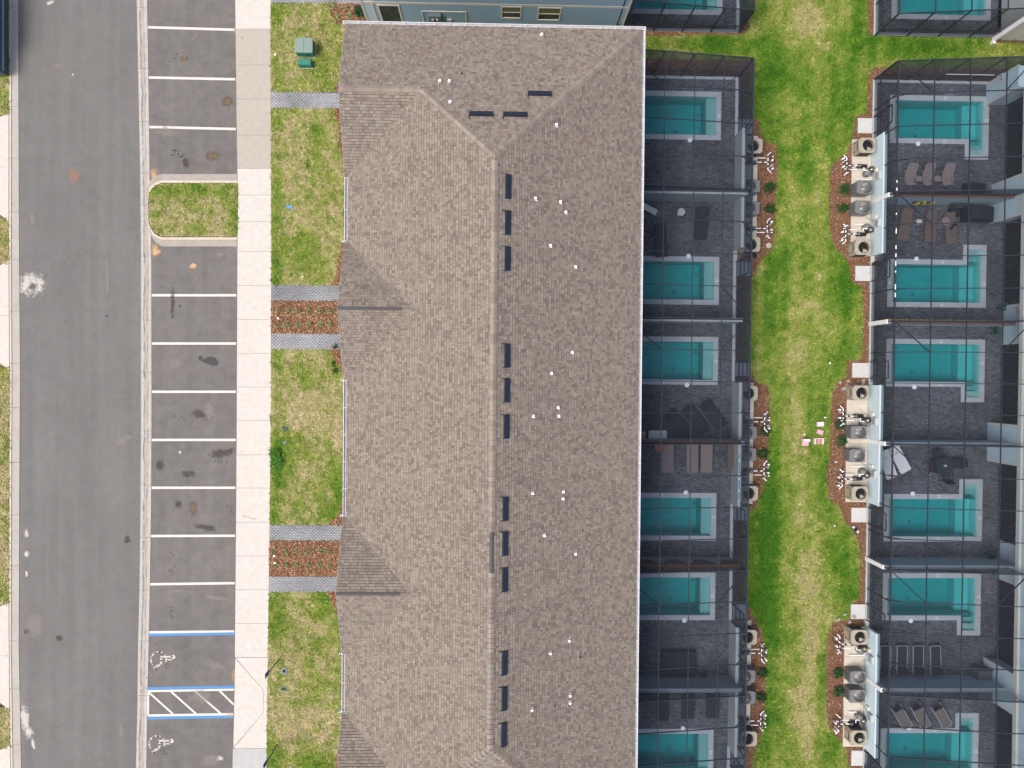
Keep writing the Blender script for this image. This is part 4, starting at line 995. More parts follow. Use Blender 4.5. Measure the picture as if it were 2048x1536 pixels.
mb = MB(); bx0 = wx(894, 36)[0]; bx1 = wx(903, 36)[0]; bz = wx(894, 36)[1]; mb.bb(bx0, bx1, ZN-.12, ZN-.02, bz-.25, bz); part('junction_box', mb, 'box_grey', pn)

# far right: the off-white flank of the next house
xw = gx(1986, 60, 0)
FB = thing('townhouse', 'off white house wall in the top right corner of the view', 'building')
mb = MB(); mb.bb(xw+.6, xw+20, ZN-.12, ZN+20, -.16, ZE); part('wall', mb, 'siding_white', FB)
siding(xw+.1, xw+20, ZN-.14, .1, 5.9, 's', FB, 'siding_white'); hip_roof(xw-.4, xw+20.5, ZN-.55, ZN+20.5, ZE+.02, FB)
mb = MB(); mb.bb(xw+.02, xw+.6, ZN-.13, ZN+.2, -.1, 5.9); part('wall_return', mb, 'siding_white', FB)
mb = MB(); mb.bb(xw-.06, xw+.1, ZN-.2, ZN+.1, -.1, 5.9); part('corner_board', mb, 'gutter_white', FB)
mb = MB(); mb.bb(xw-.16, xw+.02, ZN-.42, ZN-.2, .0, .25); mb.bb(xw-.12, xw-.02, ZN-.3, ZN-.2, .2, 5.8); part('downspout', mb, 'gutter_white', FB)

# ------------------------------------------------------------------ right hand building (pool side)
RB = thing('townhouse', 'pale blue building with dark sliding glass walls at the right edge of the view', 'building')
mb = MB(); mb.bb(GB+.12, GB+12, DIV[-1], DIV[0]-.4, -.16, 2.62); part('ground_floor_wall', mb, 'siding_blue', RB)
mb = MB(); mb.bb(29.45, GB+12, DIV[-1], DIV[0]-.4, 2.8, ZE); part('upper_wall', mb, 'stucco_blue', RB)
mb = MB(); mb.bb(29.33, 29.5, DIV[-1], DIV[0]-.4, 2.55, 2.82); part('beam_board', mb, 'trim_cream', RB)
mb = MB(); mb.bb(29.5, GB+.1, DIV[-1], DIV[0]-.4, 2.7, 2.8); part('soffit', mb, 'soffit', RB)
hip_roof(29.0, GB+12.4, DIV[-1]-.4, DIV[0]-.1, ZE+.02, RB)
def pool_wall(side, owner):
    """glass sliding walls and the solid pieces between them"""
    s = 1 if side == 'B' else -1; X = GB if side == 'B' else GA
    for i in range(len(DIV)-1):
        top, bot = DIV[i]-(1.15 if i else .6), DIV[i+1]+1.15
        n = 4
        for k in range(n):
            y0 = bot+(top-bot)*k/n; y1 = bot+(top-bot)*(k+1)/n
            gl = part('sliding_door', MB().bb(min(X, X+s*.05), max(X, X+s*.05), y0+.03, y1-.03, .08, 2.45), 'dark_glass', owner)
            mb = MB(); xa = X-s*.03
            for yy in (y0+.02, y1-.02): mb.bb(min(xa, X+s*.06), max(xa, X+s*.06), yy-.03, yy+.03, .06, 2.5)
            part('frame', mb, 'frame_bronze', gl)
        mb = MB(); mb.bb(min(X-s*.05, X+s*.1), max(X-s*.05, X+s*.1), bot, top, 2.47, 2.68); part('door_head', mb, 'trim_cream', owner)
    for i, y in enumerate(DIV[1:-1], 1):
        px_ = X-s*(.78 if i % 2 else .02)
        mb = MB(); mb.bb(min(px_, X+s*.1), max(px_, X+s*.1), y-1.08, y+1.08, 0, 2.66); part('wall_pier', mb, 'stucco_blue', owner)
        for yy in (y-1.11, y+1.11):
            mb = MB(); mb.bb(min(px_-s*.02, px_+s*.1), max(px_-s*.02, px_+s*.1), yy-.05, yy+.05, 0, 2.66); part('corner_board', mb, 'trim_cream', owner)
    y = DIV[0]; px_ = X-s*1.2
    mb = MB(); mb.bb(min(px_, X+s*.1), max(px_, X+s*.1), y-1.35, y-.15, 0, 2.66); part('wall_pier', mb, 'stucco_blue', owner)
    mb = MB(); mb.bb(min(px_-s*.02, px_+s*.1), max(px_-s*.02, px_+s*.1), y-1.4, y-1.3, 0, 2.66); mb.bb(min(px_-s*.02, px_+s*.1), max(px_-s*.02, px_+s*.1), y-.2, y-.1, 0, 2.66); part('corner_board', mb, 'trim_cream', owner)
pool_wall('B', RB); pool_wall('A', HB)

# ------------------------------------------------------------------ terraces, pools, party walls, cages
ZD = .05
wall_names = {'A': 'left', 'B': 'right'}
def U(side, d): return CA-d if side == 'A' else CB+d
DMAX = {'A': CA-GA, 'B': GB-CB}
ordn = ['topmost', 'second', 'third', 'fourth', 'fifth', 'bottom']
def tile_mesh():
    me = bpy.data.meshes.new('depth_tile'); mb = MB(); mb.bb(-.07, .07, -.07, .07, 0, .006); me.from_pydata(mb.v, [], mb.f); me.materials.append(MATS['vent_white']); return me
tme = tile_mesh()
mb = MB(); mb.bb(-.03, .03, -.035, .035, 0, .002); tmk = bpy.data.meshes.new('tile_mark'); tmk.from_pydata(mb.v, [], mb.f); tmk.materials.append(MATS['rubber'])
def pool(side, yN, yS, i, north=False):
    """one terrace with its L shaped pool; yN,yS party walls; even i has the steps to the south"""
    down = (i % 2 == 0) if not north else False
    s = 1 if side == 'B' else -1
    dmax = DMAX[side] if not north else 7.4
    c0, c1 = .98, 6.93                                   # coping outer, distance from the cage line
    t = .30; ph = 2.24                                   # coping width, water height
    y_edge = (yN-.86) if down else (yS+(1.03 if not north else 1.0))      # coping outer edge nearest the party wall
    if down: wy1, wy0 = y_edge-t, y_edge-t-ph
    else: wy0, wy1 = y_edge+t, y_edge+t+ph
    wd0, wd1 = c0+t, c1-t; ed0 = wd1-.82; el = .90
    X0, X1 = sorted((U(side, wd0), U(side, wd1))); XE0, XE1 = sorted((U(side, ed0), U(side, wd1)))
    ey0, ey1 = (wy0-el, wy0) if down else (wy1, wy1+el)
    x0, x1 = sorted((U(side, 0), U(side, dmax)))
    nm = (f'the terrace beyond the top grass strip, {wall_names[side]} side' if north else f'the {ordn[i]} terrace of the {wall_names[side]} row')
    dk = thing('pool_terrace', None, None); dk['kind'] = 'structure'
    # deck base around the water, coping outline
    co_main = (min(U(side, c0), U(side, c1)), max(U(side, c0), U(side, c1)), wy0-t, wy1+t)
    ce0, ce1 = sorted((U(side, ed0-t), U(side, c1))); co_ext = (ce0, ce1, min(ey0, ey1-.0)-(t if down else 0), ey1+(0 if down else t))
    xs = sorted({x0, x1, co_main[0], co_main[1], co_ext[0]} | {co_ext[1]}); ys = sorted({yS, yN, co_main[2], co_main[3], co_ext[2], co_ext[3]})
    mb = MB(); eps = 1e-4
    for a, b in zip(xs[:-1], xs[1:]):
        for c, d in zip(ys[:-1], ys[1:]):
            if b-a < .001 or d-c < .001: continue
            mx, my = (a+b)/2, (c+d)/2
            if any(h[0] < mx < h[1] and h[2] < my < h[3] for h in (co_main, co_ext)): continue
            mb.bb(a, b, c, d, -.16, ZD-.02)
    part('deck_bed', mb, 'joint_dark', dk)
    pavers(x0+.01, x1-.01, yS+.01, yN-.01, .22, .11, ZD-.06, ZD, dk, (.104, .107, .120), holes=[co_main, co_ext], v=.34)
    # pool
    pl = thing('swimming_pool', f'L shaped turquoise pool on {nm}', 'pool', (0, 0, 0), 0, 'swimming pools')
    def Lring():
        k = 0
        segs = []
        o0, o1 = co_main[0], co_main[1]
        segs.append((o0, o1, wy1, wy1+t) if down else (o0, o1, wy0-t, wy0))          # long side by the party wall
        shal = (U(side, c0), U(side, c0+t)); a, b = sorted(shal); segs.append((a, b, wy0, wy1))   # cage end
        e = sorted((U(side, wd1), U(side, c1)))
        segs.append((e[0], e[1], ey0, wy1) if down else (e[0], e[1], wy0, ey1))      # house end, full length
        e2 = sorted((U(side, ed0-t), U(side, ed0)))
        segs.append((e2[0], e2[1], ey0, ey1))                                        # along the steps
        e3 = sorted((U(side, ed0-t), U(side, c1))); segs.append((e3[0], e3[1], ey0-t, ey0) if down else (e3[0], e3[1], ey1, ey1+t))
        e4 = sorted((U(side, c0), U(side, ed0-t))); segs.append((e4[0], e4[1], wy0-t, wy0) if down else (e4[0], e4[1], wy1, wy1+t))
        e5 = sorted((U(side, ed0-t), U(side, ed0))); segs.append((e5[0], e5[1], wy0-t, wy0) if False else (0, 0, 0, 0))
        return segs
    for a, b, c, d in Lring():
        if b-a < .01: continue
        part('coping', MB().bb(a+.002, b-.002, c+.002, d-.002, -.16, ZD+.012), 'coping_stone', pl)
    D = -1.35; th = .12
    mb = MB()
    def floorbox(a, b, c, d, z): mb.bb(a-.0, b+.0, c, d, z-.1, z)
    floorbox(X0, X1, wy0, wy1, D); floorbox(XE0, XE1, ey0, ey1, D)
    H = ZD-.03
    mb.bb(X0-th, X0, wy0-th, wy1+th, D, H) if side == 'B' or True else None
    mb.bb(X1, X1+th, min(wy0, ey0)-th, max(wy1, ey1)+th, D, H) if side == 'B' else mb.bb(X1, X1+th, wy0-th, wy1+th, D, H)
    if side == 'A': mb.bb(X0-th-.001, X0-.0005, min(wy0, ey0)-th, max(wy1, ey1)+th, D, H)
    if down: mb.bb(X0, X1, wy1, wy1+th, D, H)
    else: mb.bb(X0, X1, wy0-th, wy0, D, H)
    # side with the opening to the steps
    oa, ob = (X0, XE0) if side == 'B' else (XE1, X1)
    if down: mb.bb(oa, ob, wy0-th, wy0, D, H); mb.bb(XE0-th, XE1+th, ey0-th, ey0, D, H)
    else: mb.bb(oa, ob, wy1, wy1+th, D, H); mb.bb(XE0-th, XE1+th, ey1, ey1+th, D, H)
    sa = (XE0-th, XE0) if side == 'B' else (XE1, XE1+th); mb.bb(sa[0], sa[1], ey0+.001, ey1-.001, D, H)
    part('basin', mb, 'pool_plaster', pl)
    # shelf at the cage end, three steps down from the leg of the L
    a, b = sorted((U(side, wd0), U(side, wd0+(.5 if side == 'A' else .36)))); part('bench', MB().bb(a+.003, b, wy0+.003, wy1-.003, D, ZD-.32), 'bench_plaster', pl)
    a, b = sorted((U(side, ed0), U(side, wd1)))
    for k, (q0, q1, zz) in enumerate(((0, .36, -.12), (.36, .66, -.38), (.66, .96, -.64))):
        if down: y0, y1 = ey0+q0, ey0+q1
        else: y0, y1 = ey1-q1, ey1-q0
        part('step', MB().bb(a+.003, b-.003, y0+.002, y1-.002, D, ZD+zz-.06), 'bench_plaster', pl)
    a, b = sorted((U(side, wd1-.85), U(side, wd1))); part('bench', MB().bb(a+.003, b-.003, wy0+.003, wy1-.003, D, ZD-.74), 'pool_plaster', pl)
    w_ = MB(); zt = ZD-.085; w_.bb(X0-.01, X1+.01, wy0-.01, wy1+.01, D-.03, zt); 
    part('water', w_, 'pool_water', pl)
    w_ = MB(); (w_.bb(XE0-.01, XE1+.01, ey0-.01, wy0-.0102, D-.03, zt) if down else w_.bb(XE0-.01, XE1+.01, wy1+.0102, ey1+.01, D-.03, zt)); part('water', w_, 'pool_water', pl)
    # skimmer lid and depth tiles
    ysk = (wy0-t-.02) if down else (wy1+t+.02)
    mb = MB(); mb.lathe((U(side, c0+1.72 if side == 'B' else c0+.93+.9), ysk, ZD), [(.135, 0), (.135, .018), (.12, .022)], 18); part('skimmer_lid', mb, 'vent_white', pl)
    for dx, yy in ((c0+3.3, wy1+t/2), (c0+3.3, wy0-t/2), (c0+t/2, (wy0+wy1)/2), (c1-t/2, (wy0+wy1)/2)):
        o = bpy.data.objects.new('depth_tile', tme); COL.objects.link(o); o.parent = pl; o.location = (U(side, dx), yy, ZD+.012)
        o = bpy.data.objects.new('depth_mark', tmk); COL.objects.link(o); o.parent = pl; o.location = (U(side, dx), yy, ZD+.018)
    for dx in (.35, 1.75):
        mb = MB(); mb.lathe((U(side, wd0+dx+ .3), (wy0+wy1)/2+(.55 if dx < 1 else -.5), D+.001), [(.13, 0), (.13, .01), (.1, .02)], 14); part('drain', mb, 'concrete_pad', pl)
    return pl

# cage: beams on a grid that climbs towards the house, screens between
def zc_(d): return 2.62+.125*d
BM = {}
def unitbar(w, h):
    k = (w, h)
    if k not in BM:
        mb = MB(); mb.bb(0, 1, -w/2, w/2, -h/2, h/2); me = bpy.data.meshes.new('beam'); me.from_pydata(mb.v, [], mb.f); me.materials.append(MATS['frame_bronze']); BM[k] = me
    return BM[k]
def beam(a, b, parent, w=.05, h=.09, name='beam'):
    a, b = Vector(a), Vector(b); d = b-a; u = d.normalized()
    up = Vector((0, 0, 1)) if abs(u.z) < .95 else Vector((1, 0, 0))
    v = up.cross(u).normalized(); w2 = u.cross(v)
    M4 = Matrix((u*d.length, v, w2)).transposed().to_4x4(); M4.translation = a
    o = bpy.data.objects.new(name, unitbar(w, h)); COL.objects.link(o); o.parent = parent; o.matrix_local = M4; return o
SM = []
def screen(p4, parent):
    if not SM:
        me = bpy.data.meshes.new('screen_panel'); me.from_pydata([(0, 0, 0), (1, 0, 0), (1, 1, 0), (0, 1, 0)], [], [(0, 1, 2, 3)]); me.materials.append(MATS['insect_screen']); SM.append(me)
    a, b, c, d = map(Vector, p4); e1, e2 = b-a, d-a
    if (c-(a+e1+e2)).length > .01:
        mb = MB(); mb.add([a, b, c, d], [(0, 1, 2, 3)]); return part('screen_panel', mb, 'insect_screen', parent)
    n = e1.cross(e2).normalized(); M4 = Matrix((e1, e2, n)).transposed().to_4x4(); M4.translation = a
    o = bpy.data.objects.new('screen_panel', SM[0]); COL.objects.link(o); o.parent = parent; o.matrix_local = M4; return o
colsd = {'A': [0, 1.69, 3.38, 5.07, 6.76, 7.3], 'B': [0, 1.90, 3.77, 5.63, 7.2]}
def cage(side, yN, yS, i, end_n=False, north=False):
    nm = ('beyond the top grass strip' if north else f'{ordn[i]} in its row')
    lab = f'dark screened pool cage {nm}, {"left" if side == "A" else "right"} of the lawn'
    r = thing('pool_cage', lab, 'pool cage', (0, 0, 0), 0, 'screened pool cages')
    cd = colsd[side]; rows = [yN+(yS-yN)*k/4 for k in range(5)]
    P = lambda d, y: (U(side, d), y, zc_(d))
    for k, y in enumerate(rows):
        if k == 4 and not (i == 5 or north): continue
        beam(P(0, y), P(cd[-1], y), r, .045, .06)
    for d in cd[:-1]: beam(P(d, yN), P(d, yS), r, .045 if d else .07, .06 if d else .08)
    for k in range(4):
        for a, b in zip(cd[:-1], cd[1:]):
            p4 = [(U(side, a), rows[k+1], zc_(a)-.01), (U(side, b), rows[k+1], zc_(b)-.01), (U(side, b), rows[k], zc_(b)-.01), (U(side, a), rows[k], zc_(a)-.01)]
            screen(p4, r)
    # long wall along the lawn: over the low wall by the machines, to the kerb elsewhere
    ac = acr[side]
    for k in range(4):
        y1, y0 = rows[k], rows[k+1]; ym = (y0+y1)/2
        inac = any(a <= ym <= b for a, b in ac); zb = 1.36 if inac else .12
        beam(P(0, y1)[:2]+(zb,), P(0, y1), r, .05, .05, 'post')
        screen([(U(side, 0), y0, zb), (U(side, 0), y1, zb), (U(side, 0), y1, 2.6), (U(side, 0), y0, 2.6)], r)
        if not inac: beam((U(side, 0), y0, .80), (U(side, 0), y1, .80), r, .05, .05, 'chair_rail')
    if end_n or north:      # end wall
        y = yN if not north else yS
        for a, b in zip(cd[:-1], cd[1:]):
            screen([(U(side, a), y, .12), (U(side, b), y, .12), (U(side, b), y, zc_(b)), (U(side, a), y, zc_(a))], r)
            beam((U(side, b), y, .1), (U(side, b), y, zc_(b)), r, .06, .06, 'post')
        beam((U(side, 0), y, .1), (U(side, 0), y, zc_(0)), r, .08, .08, 'post')
        beam((U(side, 0), y, .80), (U(side, cd[-1]), y, .80), r, .05, .05, 'chair_rail')
    # roof braces near the party walls
    if i % 2 == 0 or north:
        ya = yN if not north else yN
        beam((U(side, 0), yN, zc_(0)-.05), (U(side, cd[1]), rows[1], zc_(cd[1])-.05), r, .05, .05, 'brace')
        beam((U(side, cd[3]), rows[1], zc_(cd[3])-.05), (U(side, cd[-1]), yN, zc_(cd[-1])-.05), r, .05, .05, 'brace')
    if i % 2 == 1:
        beam((U(side, 0), rows[0], zc_(0)-.05), (U(side, cd[1]), rows[1], zc_(cd[1])-.05), r, .05, .05, 'brace') if side == 'B' else beam((U(side, cd[1]), rows[3], zc_(cd[1])-.05), (U(side, 0), yS, zc_(0)-.05), r, .05, .05, 'brace')
    for k in (1, 3):
        beam((U(side, 0), rows[k], 2.0), (U(side, .62), rows[k], zc_(.62)), r, .05, .05, 'knee_brace')
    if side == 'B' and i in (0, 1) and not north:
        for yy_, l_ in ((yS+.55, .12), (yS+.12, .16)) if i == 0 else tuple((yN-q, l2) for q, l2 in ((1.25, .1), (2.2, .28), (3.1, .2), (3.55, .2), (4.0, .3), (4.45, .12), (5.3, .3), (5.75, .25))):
            part('painted_glint', MB().bb(U(side, -.035), U(side, .0), yy_-l_/2, yy_+l_/2, 2.62, 2.70), 'vent_white', r)  # white boxes stand in for light glinting off the beam
    # door in the bay with the step pad
    dy = doors[side].get(i) if not north else None
    if dy:
        for yy in (dy-.48, dy+.48): beam((U(side, -.02), yy, .1), (U(side, -.02), yy, 2.1), r, .06, .06, 'door_post')
        beam((U(side, -.02), dy-.48, 2.1), (U(side, -.02), dy+.48, 2.1), r, .05, .06, 'door_head')
        for zz in (.8, 1.45): beam((U(side, -.02), dy-.48, zz), (U(side, -.02), dy+.48, zz), r, .04, .05, 'door_rail')
    return r
acr = {'A': [(gy(1470, 502), gy(1470, 272)), (gy(1464, 1007), gy(1464, 765)), (gy(1463, 1490), gy(1463, 1240))],
       'B': [(gy(1742, 513), gy(1742, 280)), (gy(1734, 1004), gy(1734, 770)), (gy(1733, 1492), gy(1733, 1252))]}
doors = {'A': {0: gy(1476, 255), 1: gy(1470, 540), 2: gy(1468, 740), 3: gy(1465, 1024), 4: gy(1463, 1222), 5: gy(1463, 1512)},
         'B': {0: gy(1749, 252), 1: gy(1741, 547), 2: gy(1737, 740), 3: gy(1733, 1030), 4: gy(1732, 1222), 5: gy(1733, 1515)}}
for side in 'AB':
    for i in range(6):
        pool(side, DIV[i], DIV[i+1], i); cage(side, DIV[i], DIV[i+1], i, end_n=(i == 0))
    pool(side, ZN+7.1, ZN, 0, north=True); cage(side, ZN+7.1, ZN, 0, north=True)
    s = 1 if side == 'B' else -1; nmS = 'left' if side == 'A' else 'right'
    # white kerb under the screens
    for i, (a, b) in enumerate(((DIV[0], acr[side][0][1]), (acr[side][0][0], acr[side][1][1]), (acr[side][1][0], acr[side][2][1]), (acr[side][2][0], DIV[-1]), (ZN+7.1, ZN))):
        xk = U(side, .0); k0, k1 = sorted((xk-s*.06, xk+s*.16))
        k = thing('cage_kerb', None, None); k['kind'] = 'structure'
        part('kerb_face', MB().bb(k0, k1, b, a, -.1, .115), 'kerb_grey', k)
        if i in (0, 4):
            yy = DIV[0] if i == 0 else ZN; w0, w1 = sorted((U(side, .16), U(side, 7.3))); part('kerb_face', MB().bb(w0, w1, yy-.16 if i == 0 else yy, yy if i == 0 else yy+.16, -.1, .115), 'kerb_grey', k)
    # low walls carrying the machines
    for i, (b, a) in enumerate(acr[side]):
        w = thing('low_wall', f'pale blue low wall behind the {("upper", "middle", "lower")[i]} group of machines, {nmS} of the lawn', 'wall', (0, 0, 0), 0, 'low walls behind the machines')
        k0, k1 = sorted((U(side, -.07), U(side, .13))); part('wall_body', MB().bb(k0, k1, b, a, -.12, 1.30), 'stucco_blue' if side == 'B' else 'stucco_grey', w)
        k0, k1 = sorted((U(side, -.09), U(side, .15))); part('wall_cap', MB().bb(k0, k1, b-.02, a+.02, 1.30, 1.335), 'siding_pale' if side == 'B' else 'kerb_grey', w)
    for i, y in enumerate(DIV[1:-1], 1):
        w = thing('party_wall', f'{["", "first", "second", "third", "fourth", "fifth"][i]} pale party wall from the top between the {nmS} row pools', 'wall', (0, 0, 0), 0, 'party walls between the pools')
        k0, k1 = sorted((U(side, .2), U(side, DMAX[side]))); part('wall_body', MB().bb(k0, k1, y-.09, y+.09, -.1, 1.93), 'stucco_dim' if side == 'B' else 'stucco_grey', w)
        capm = {('A', 3): 'cap_rust', ('A', 4): 'cap_rust', ('B', 1): 'cap_rust', ('B', 2): 'cap_rust'}.get((side, i), 'kerb_grey')
        k0, k1 = sorted((U(side, .2), U(side, DMAX[side]-.6))); part('wall_cap', MB().bb(k0, k1, y-.11, y+.11, 1.93, 1.97), capm, w)
        k0, k1 = sorted((U(side, -.10), U(side, .2)))
        if side == 'B' or i % 2 == 1: part('end_pier', MB().bb(k0, k1, y-.12, y+.12, -.1, 1.95), 'gutter_white' if side == 'B' else 'stucco_grey', w)
        for a, b in zip(colsd[side][:-1], colsd[side][1:]):
            screen([(U(side, a), y, 1.97), (U(side, b), y, 1.97), (U(side, b), y, zc_(b)), (U(side, a), y, zc_(a))], w)

# ------------------------------------------------------------------ machines beside the low walls
def mach_slab(side, i, pxe):
    b, a = acr[side][i]
    s = thing('equipment_slab', None, None); s['kind'] = 'structure'
    xe = gx(pxe, 750+(i-1)*400, .04); k0, k1 = sorted((U(side, -.1), xe))
    n = 4
    for k in range(n):
        y0 = b+(a-b)*k/n; y1 = b+(a-b)*(k+1)/n
        part('slab', MB().bb(k0, k1, y0+.006, y1-.006, -.1, .085), 'concrete_equip', s)
for side, e in (('A', (1514, 1507.5, 1503.5)), ('B', (1703, 1694, 1690.5))):
    for i in range(3): mach_slab(side, i, e[i])
for x0, x1, y0, y1 in ((1715, 1750, 237, 267), (1710, 1741, 532, 562), (1704, 1737, 726, 755), (1702, 1733, 1015, 1044), (1701, 1732.5, 1208, 1237), (1702, 1733, 1500, 1530)):
    s = thing('step_pad', None, None); s['kind'] = 'structure'
    part('slab', MB().bb(gx(x0, y0), CB-.08, gy(x0, y1), gy(x0, y0), -.05, .085), 'concrete_pad', s)
for y0, y1 in ((240, 268), (524, 552), (726, 752), (1012, 1040), (1208, 1236), (1498, 1528)):
    s = thing('step_pad', None, None); s['kind'] = 'structure'
    part('slab', MB().bb(CA+.08, CA+.85, gy(1490, y1), gy(1490, y0), -.05, .085), 'concrete_pad', s)

def rrect(w, d, r, n=4):
    pts = []
    for cx, cy, a0 in ((w/2-r, d/2-r, 0), (-w/2+r, d/2-r, 90), (-w/2+r, -d/2+r, 180), (w/2-r, -d/2+r, 270)):
        for k in range(n+1): a = R_(a0+90*k/n); pts.append((cx+r*math.cos(a), cy+r*math.sin(a)))
    return pts
def top_with_hole(mb, poly, c, r, z, n=24):
    """flat top between an outline and a round opening"""
    vs = []; pr = len(poly)
    for k in range(n):
        a = 6.2832*k/n; d = Vector((math.cos(a), math.sin(a)))
        best = None
        for i in range(pr):
            p, q = Vector(poly[i])-Vector(c), Vector(poly[(i+1) % pr])-Vector(c); e = q-p; den = d.x*e.y-d.y*e.x
            if abs(den) < 1e-9: continue
            t = (p.x*e.y-p.y*e.x)/den; u = (p.x*d.y-p.y*d.x)/den
            if t > 0 and -1e-6 <= u <= 1+1e-6: best = t if best is None else max(best, t)
        vs.append((c[0]+d.x*best, c[1]+d.y*best, z)); vs.append((c[0]+d.x*r, c[1]+d.y*r, z))
    mb.add(vs, [(2*k, 2*((k+1) % n), 2*((k+1) % n)+1, 2*k+1) for k in range(n)])
def ac_unit(beige):
    """local -x is the service side; stands on z=0"""
    r = thing('air_conditioner', 'x', 'air conditioner')
    if beige: w, d, h, rc = .95, .86, .80, .12; body = 'ac_beige'; fr, fc = .335, (.06, -.0)
    else: w, d, h, rc = .92, .76, .78, .06; body = 'ac_grey'; fr, fc = .335, (.11, 0)
    out = rrect(w, d, rc) if beige else rrect(w, d, rc)
    mb = MB(); n = len(out)
    for z0, z1, k in ((0, .05, 1.), (.05, h-.12, .97), (h-.12, h, 1.)):
        pl = [(x*k, y*k) for x, y in out]; vs = [(x, y, z0) for x, y in pl]+[(x, y, z1) for x, y in pl]
        mb.add(vs, [(i, (i+1) % n, n+(i+1) % n, n+i) for i in range(n)])
    top_with_hole(mb, out, fc, fr, h)
    # well of the fan
    vs = [(fc[0]+fr*math.cos(6.2832*k/24), fc[1]+fr*math.sin(6.2832*k/24), z) for z in (h, h-.22) for k in range(24)]
    mb.add(vs, [(k, (k+1) % 24, 24+(k+1) % 24, 24+k) for k in range(24)])
    part('cabinet', mb, body, r)
    mb = MB(); mb.lathe((fc[0], fc[1], 0), [(fr, h-.23), (fr, h-.2)], 24); part('fan_well', mb, 'fan_black', r)
    if beige:
        mb = MB(); mb.lathe((fc[0], fc[1], h-.13), [(.075, 0), (.075, .05), (.04, .07)], 12); hub = part('fan_hub', mb, 'fan_black', r)
        for k in range(3):
            a = R_(k*120+(-60)); mb = MB(); pts = []
            for t in np.linspace(-.52, .52, 6): pts.append((fc[0]+(fr-.025)*math.cos(a+t), fc[1]+(fr-.025)*math.sin(a+t), h-.15+.03*t))
            for t in np.linspace(.4, -.4, 4): pts.append((fc[0]+.08*math.cos(a+t), fc[1]+.08*math.sin(a+t), h-.15))
            mb.add(pts, [list(range(len(pts)))]); part('fan_blade', mb, 'fan_pale' if k == 0 else 'fan_black', r)
        rings, mm = (.31, .22, .13), 'fan_black'
        for s_ in (-1, 1):      # louvred flanks
            for k in range(5): 
                mb = MB(); mb.bb(-w/2+.13, w/2-.13, s_*d*.485-.012, s_*d*.485+.012, .10+k*.12, .17+k*.12); part('louver', mb, 'louver_dark', r)
        mb = MB(); mb.bb(-w*.5-.006, -w*.48, -.19, .19, .53, .59); part('grip_slot', mb, 'fan_black', r)
        mb = MB(); mb.bb(-w*.5-.004, -w*.48, .25, .27, .1, .62); mb.bb(-w*.5-.004, -w*.48, -.27, -.25, .1, .62); part('panel_seam', mb, 'louver_dark', r)
    else:
        mb = MB(); mb.lathe((fc[0], fc[1], h-.15), [(.33, 0), (.31, .02), (.16, .09), (.06, .13), (.0, .135)], 22); part('fan_cowl', mb, 'fan_grey', r, smooth=True)
        mb = MB(); pts = [(fc[0]+.31*math.cos(t), fc[1]+.31*math.sin(t), h-.11) for t in np.linspace(R_(60), R_(150), 6)]+[(fc[0]+.12*math.cos(t), fc[1]+.12*math.sin(t), h-.04) for t in np.linspace(R_(150), R_(60), 4)]
        mb.add(pts, [list(range(len(pts)))[::-1]]); part('fan_blade', mb, 'fan_pale', r)
        rings, mm = (.32, .27, .22, .17, .12), 'ac_grey'
        for k in range(7):
            mb = MB(); mb.bb(-w*.5-.012, -w*.475, -d/2+.1+k*.09, -d/2+.13+k*.09, .12, .62); part('louver', mb, 'filter_grey', r)
        for s_ in (-1, 1):
            mb = MB()
            for k in range(5): mb.bb(-w/2+.1, w/2-.1, s_*d*.487-.008, s_*d*.487+.008, .1+k*.11, .14+k*.11)
            part('side_grille', mb, 'filter_grey', r)
    mb = MB()
    for rr in rings: mb.tube([(fc[0]+rr*math.cos(6.2832*k/20), fc[1]+rr*math.sin(6.2832*k/20), h+.012) for k in range(21)], .006, 4, caps=False)
    for k in range(8): a = 6.2832*k/8; mb.tube([(fc[0]+.05*math.cos(a), fc[1]+.05*math.sin(a), h+.012), (fc[0]+(fr+.01)*math.cos(a), fc[1]+(fr+.01)*math.sin(a), h+.012)], .006, 4)
    part('fan_guard', mb, mm, r)
    return r
AB, AG = stock(ac_unit, True), stock(ac_unit, False)
sec = ('upper', 'middle', 'lower')
def ac_place(f, px, py, rz, lab):
    p = g(px, py, .82); f((p.x, p.y, .085), rz, lab, 'air conditioners beside the low walls')
for j, (b1, g1, g2, b2) in enumerate((((1733.5, 291), (1729, 375), (1725.5, 414.5), (1725, 495)), ((1720.5, 786), (1717, 865), (1714, 911.5), (1719, 987.5)), ((1717.5, 1274), (1715.5, 1355), (1714.5, 1392), (1716, 1475)))):
    w = f'{sec[j]} wall right of the lawn'
    ac_place(AB, *b1, 0, f'beige air conditioner with black fan, top end, {w}'); ac_place(AG, *g1, 0, f'dark grey air conditioner with fan cowl, first of two, {w}')
    ac_place(AG, *g2, 0, f'dark grey air conditioner with fan cowl, second of two, {w}'); ac_place(AB, *b2, 0, f'beige air conditioner with black fan, bottom end, {w}')
for j, (b1, g1, g2, b2) in enumerate((((1508, 292), (1503.5, 372), (1502.5, 416), (1503.5, 489)), ((1498.5, 786.5), (1497, 865.5), (1496, 909), (1499, 986.5)), ((1497, 1274), (1494, 1352.5), (1494.5, 1395), (1497, 1477)))):
    w = f'half behind screen, {sec[j]} wall left of the lawn'
    ac_place(AB, *b1, math.pi, f'beige air conditioner, top one, {w}'); ac_place(AG, *g1, math.pi, f'grey air conditioner, first of two, {w}')
    ac_place(AG, *g2, math.pi, f'grey air conditioner, second of two, {w}'); ac_place(AB, *b2, math.pi, f'beige air conditioner, bottom one, {w}')

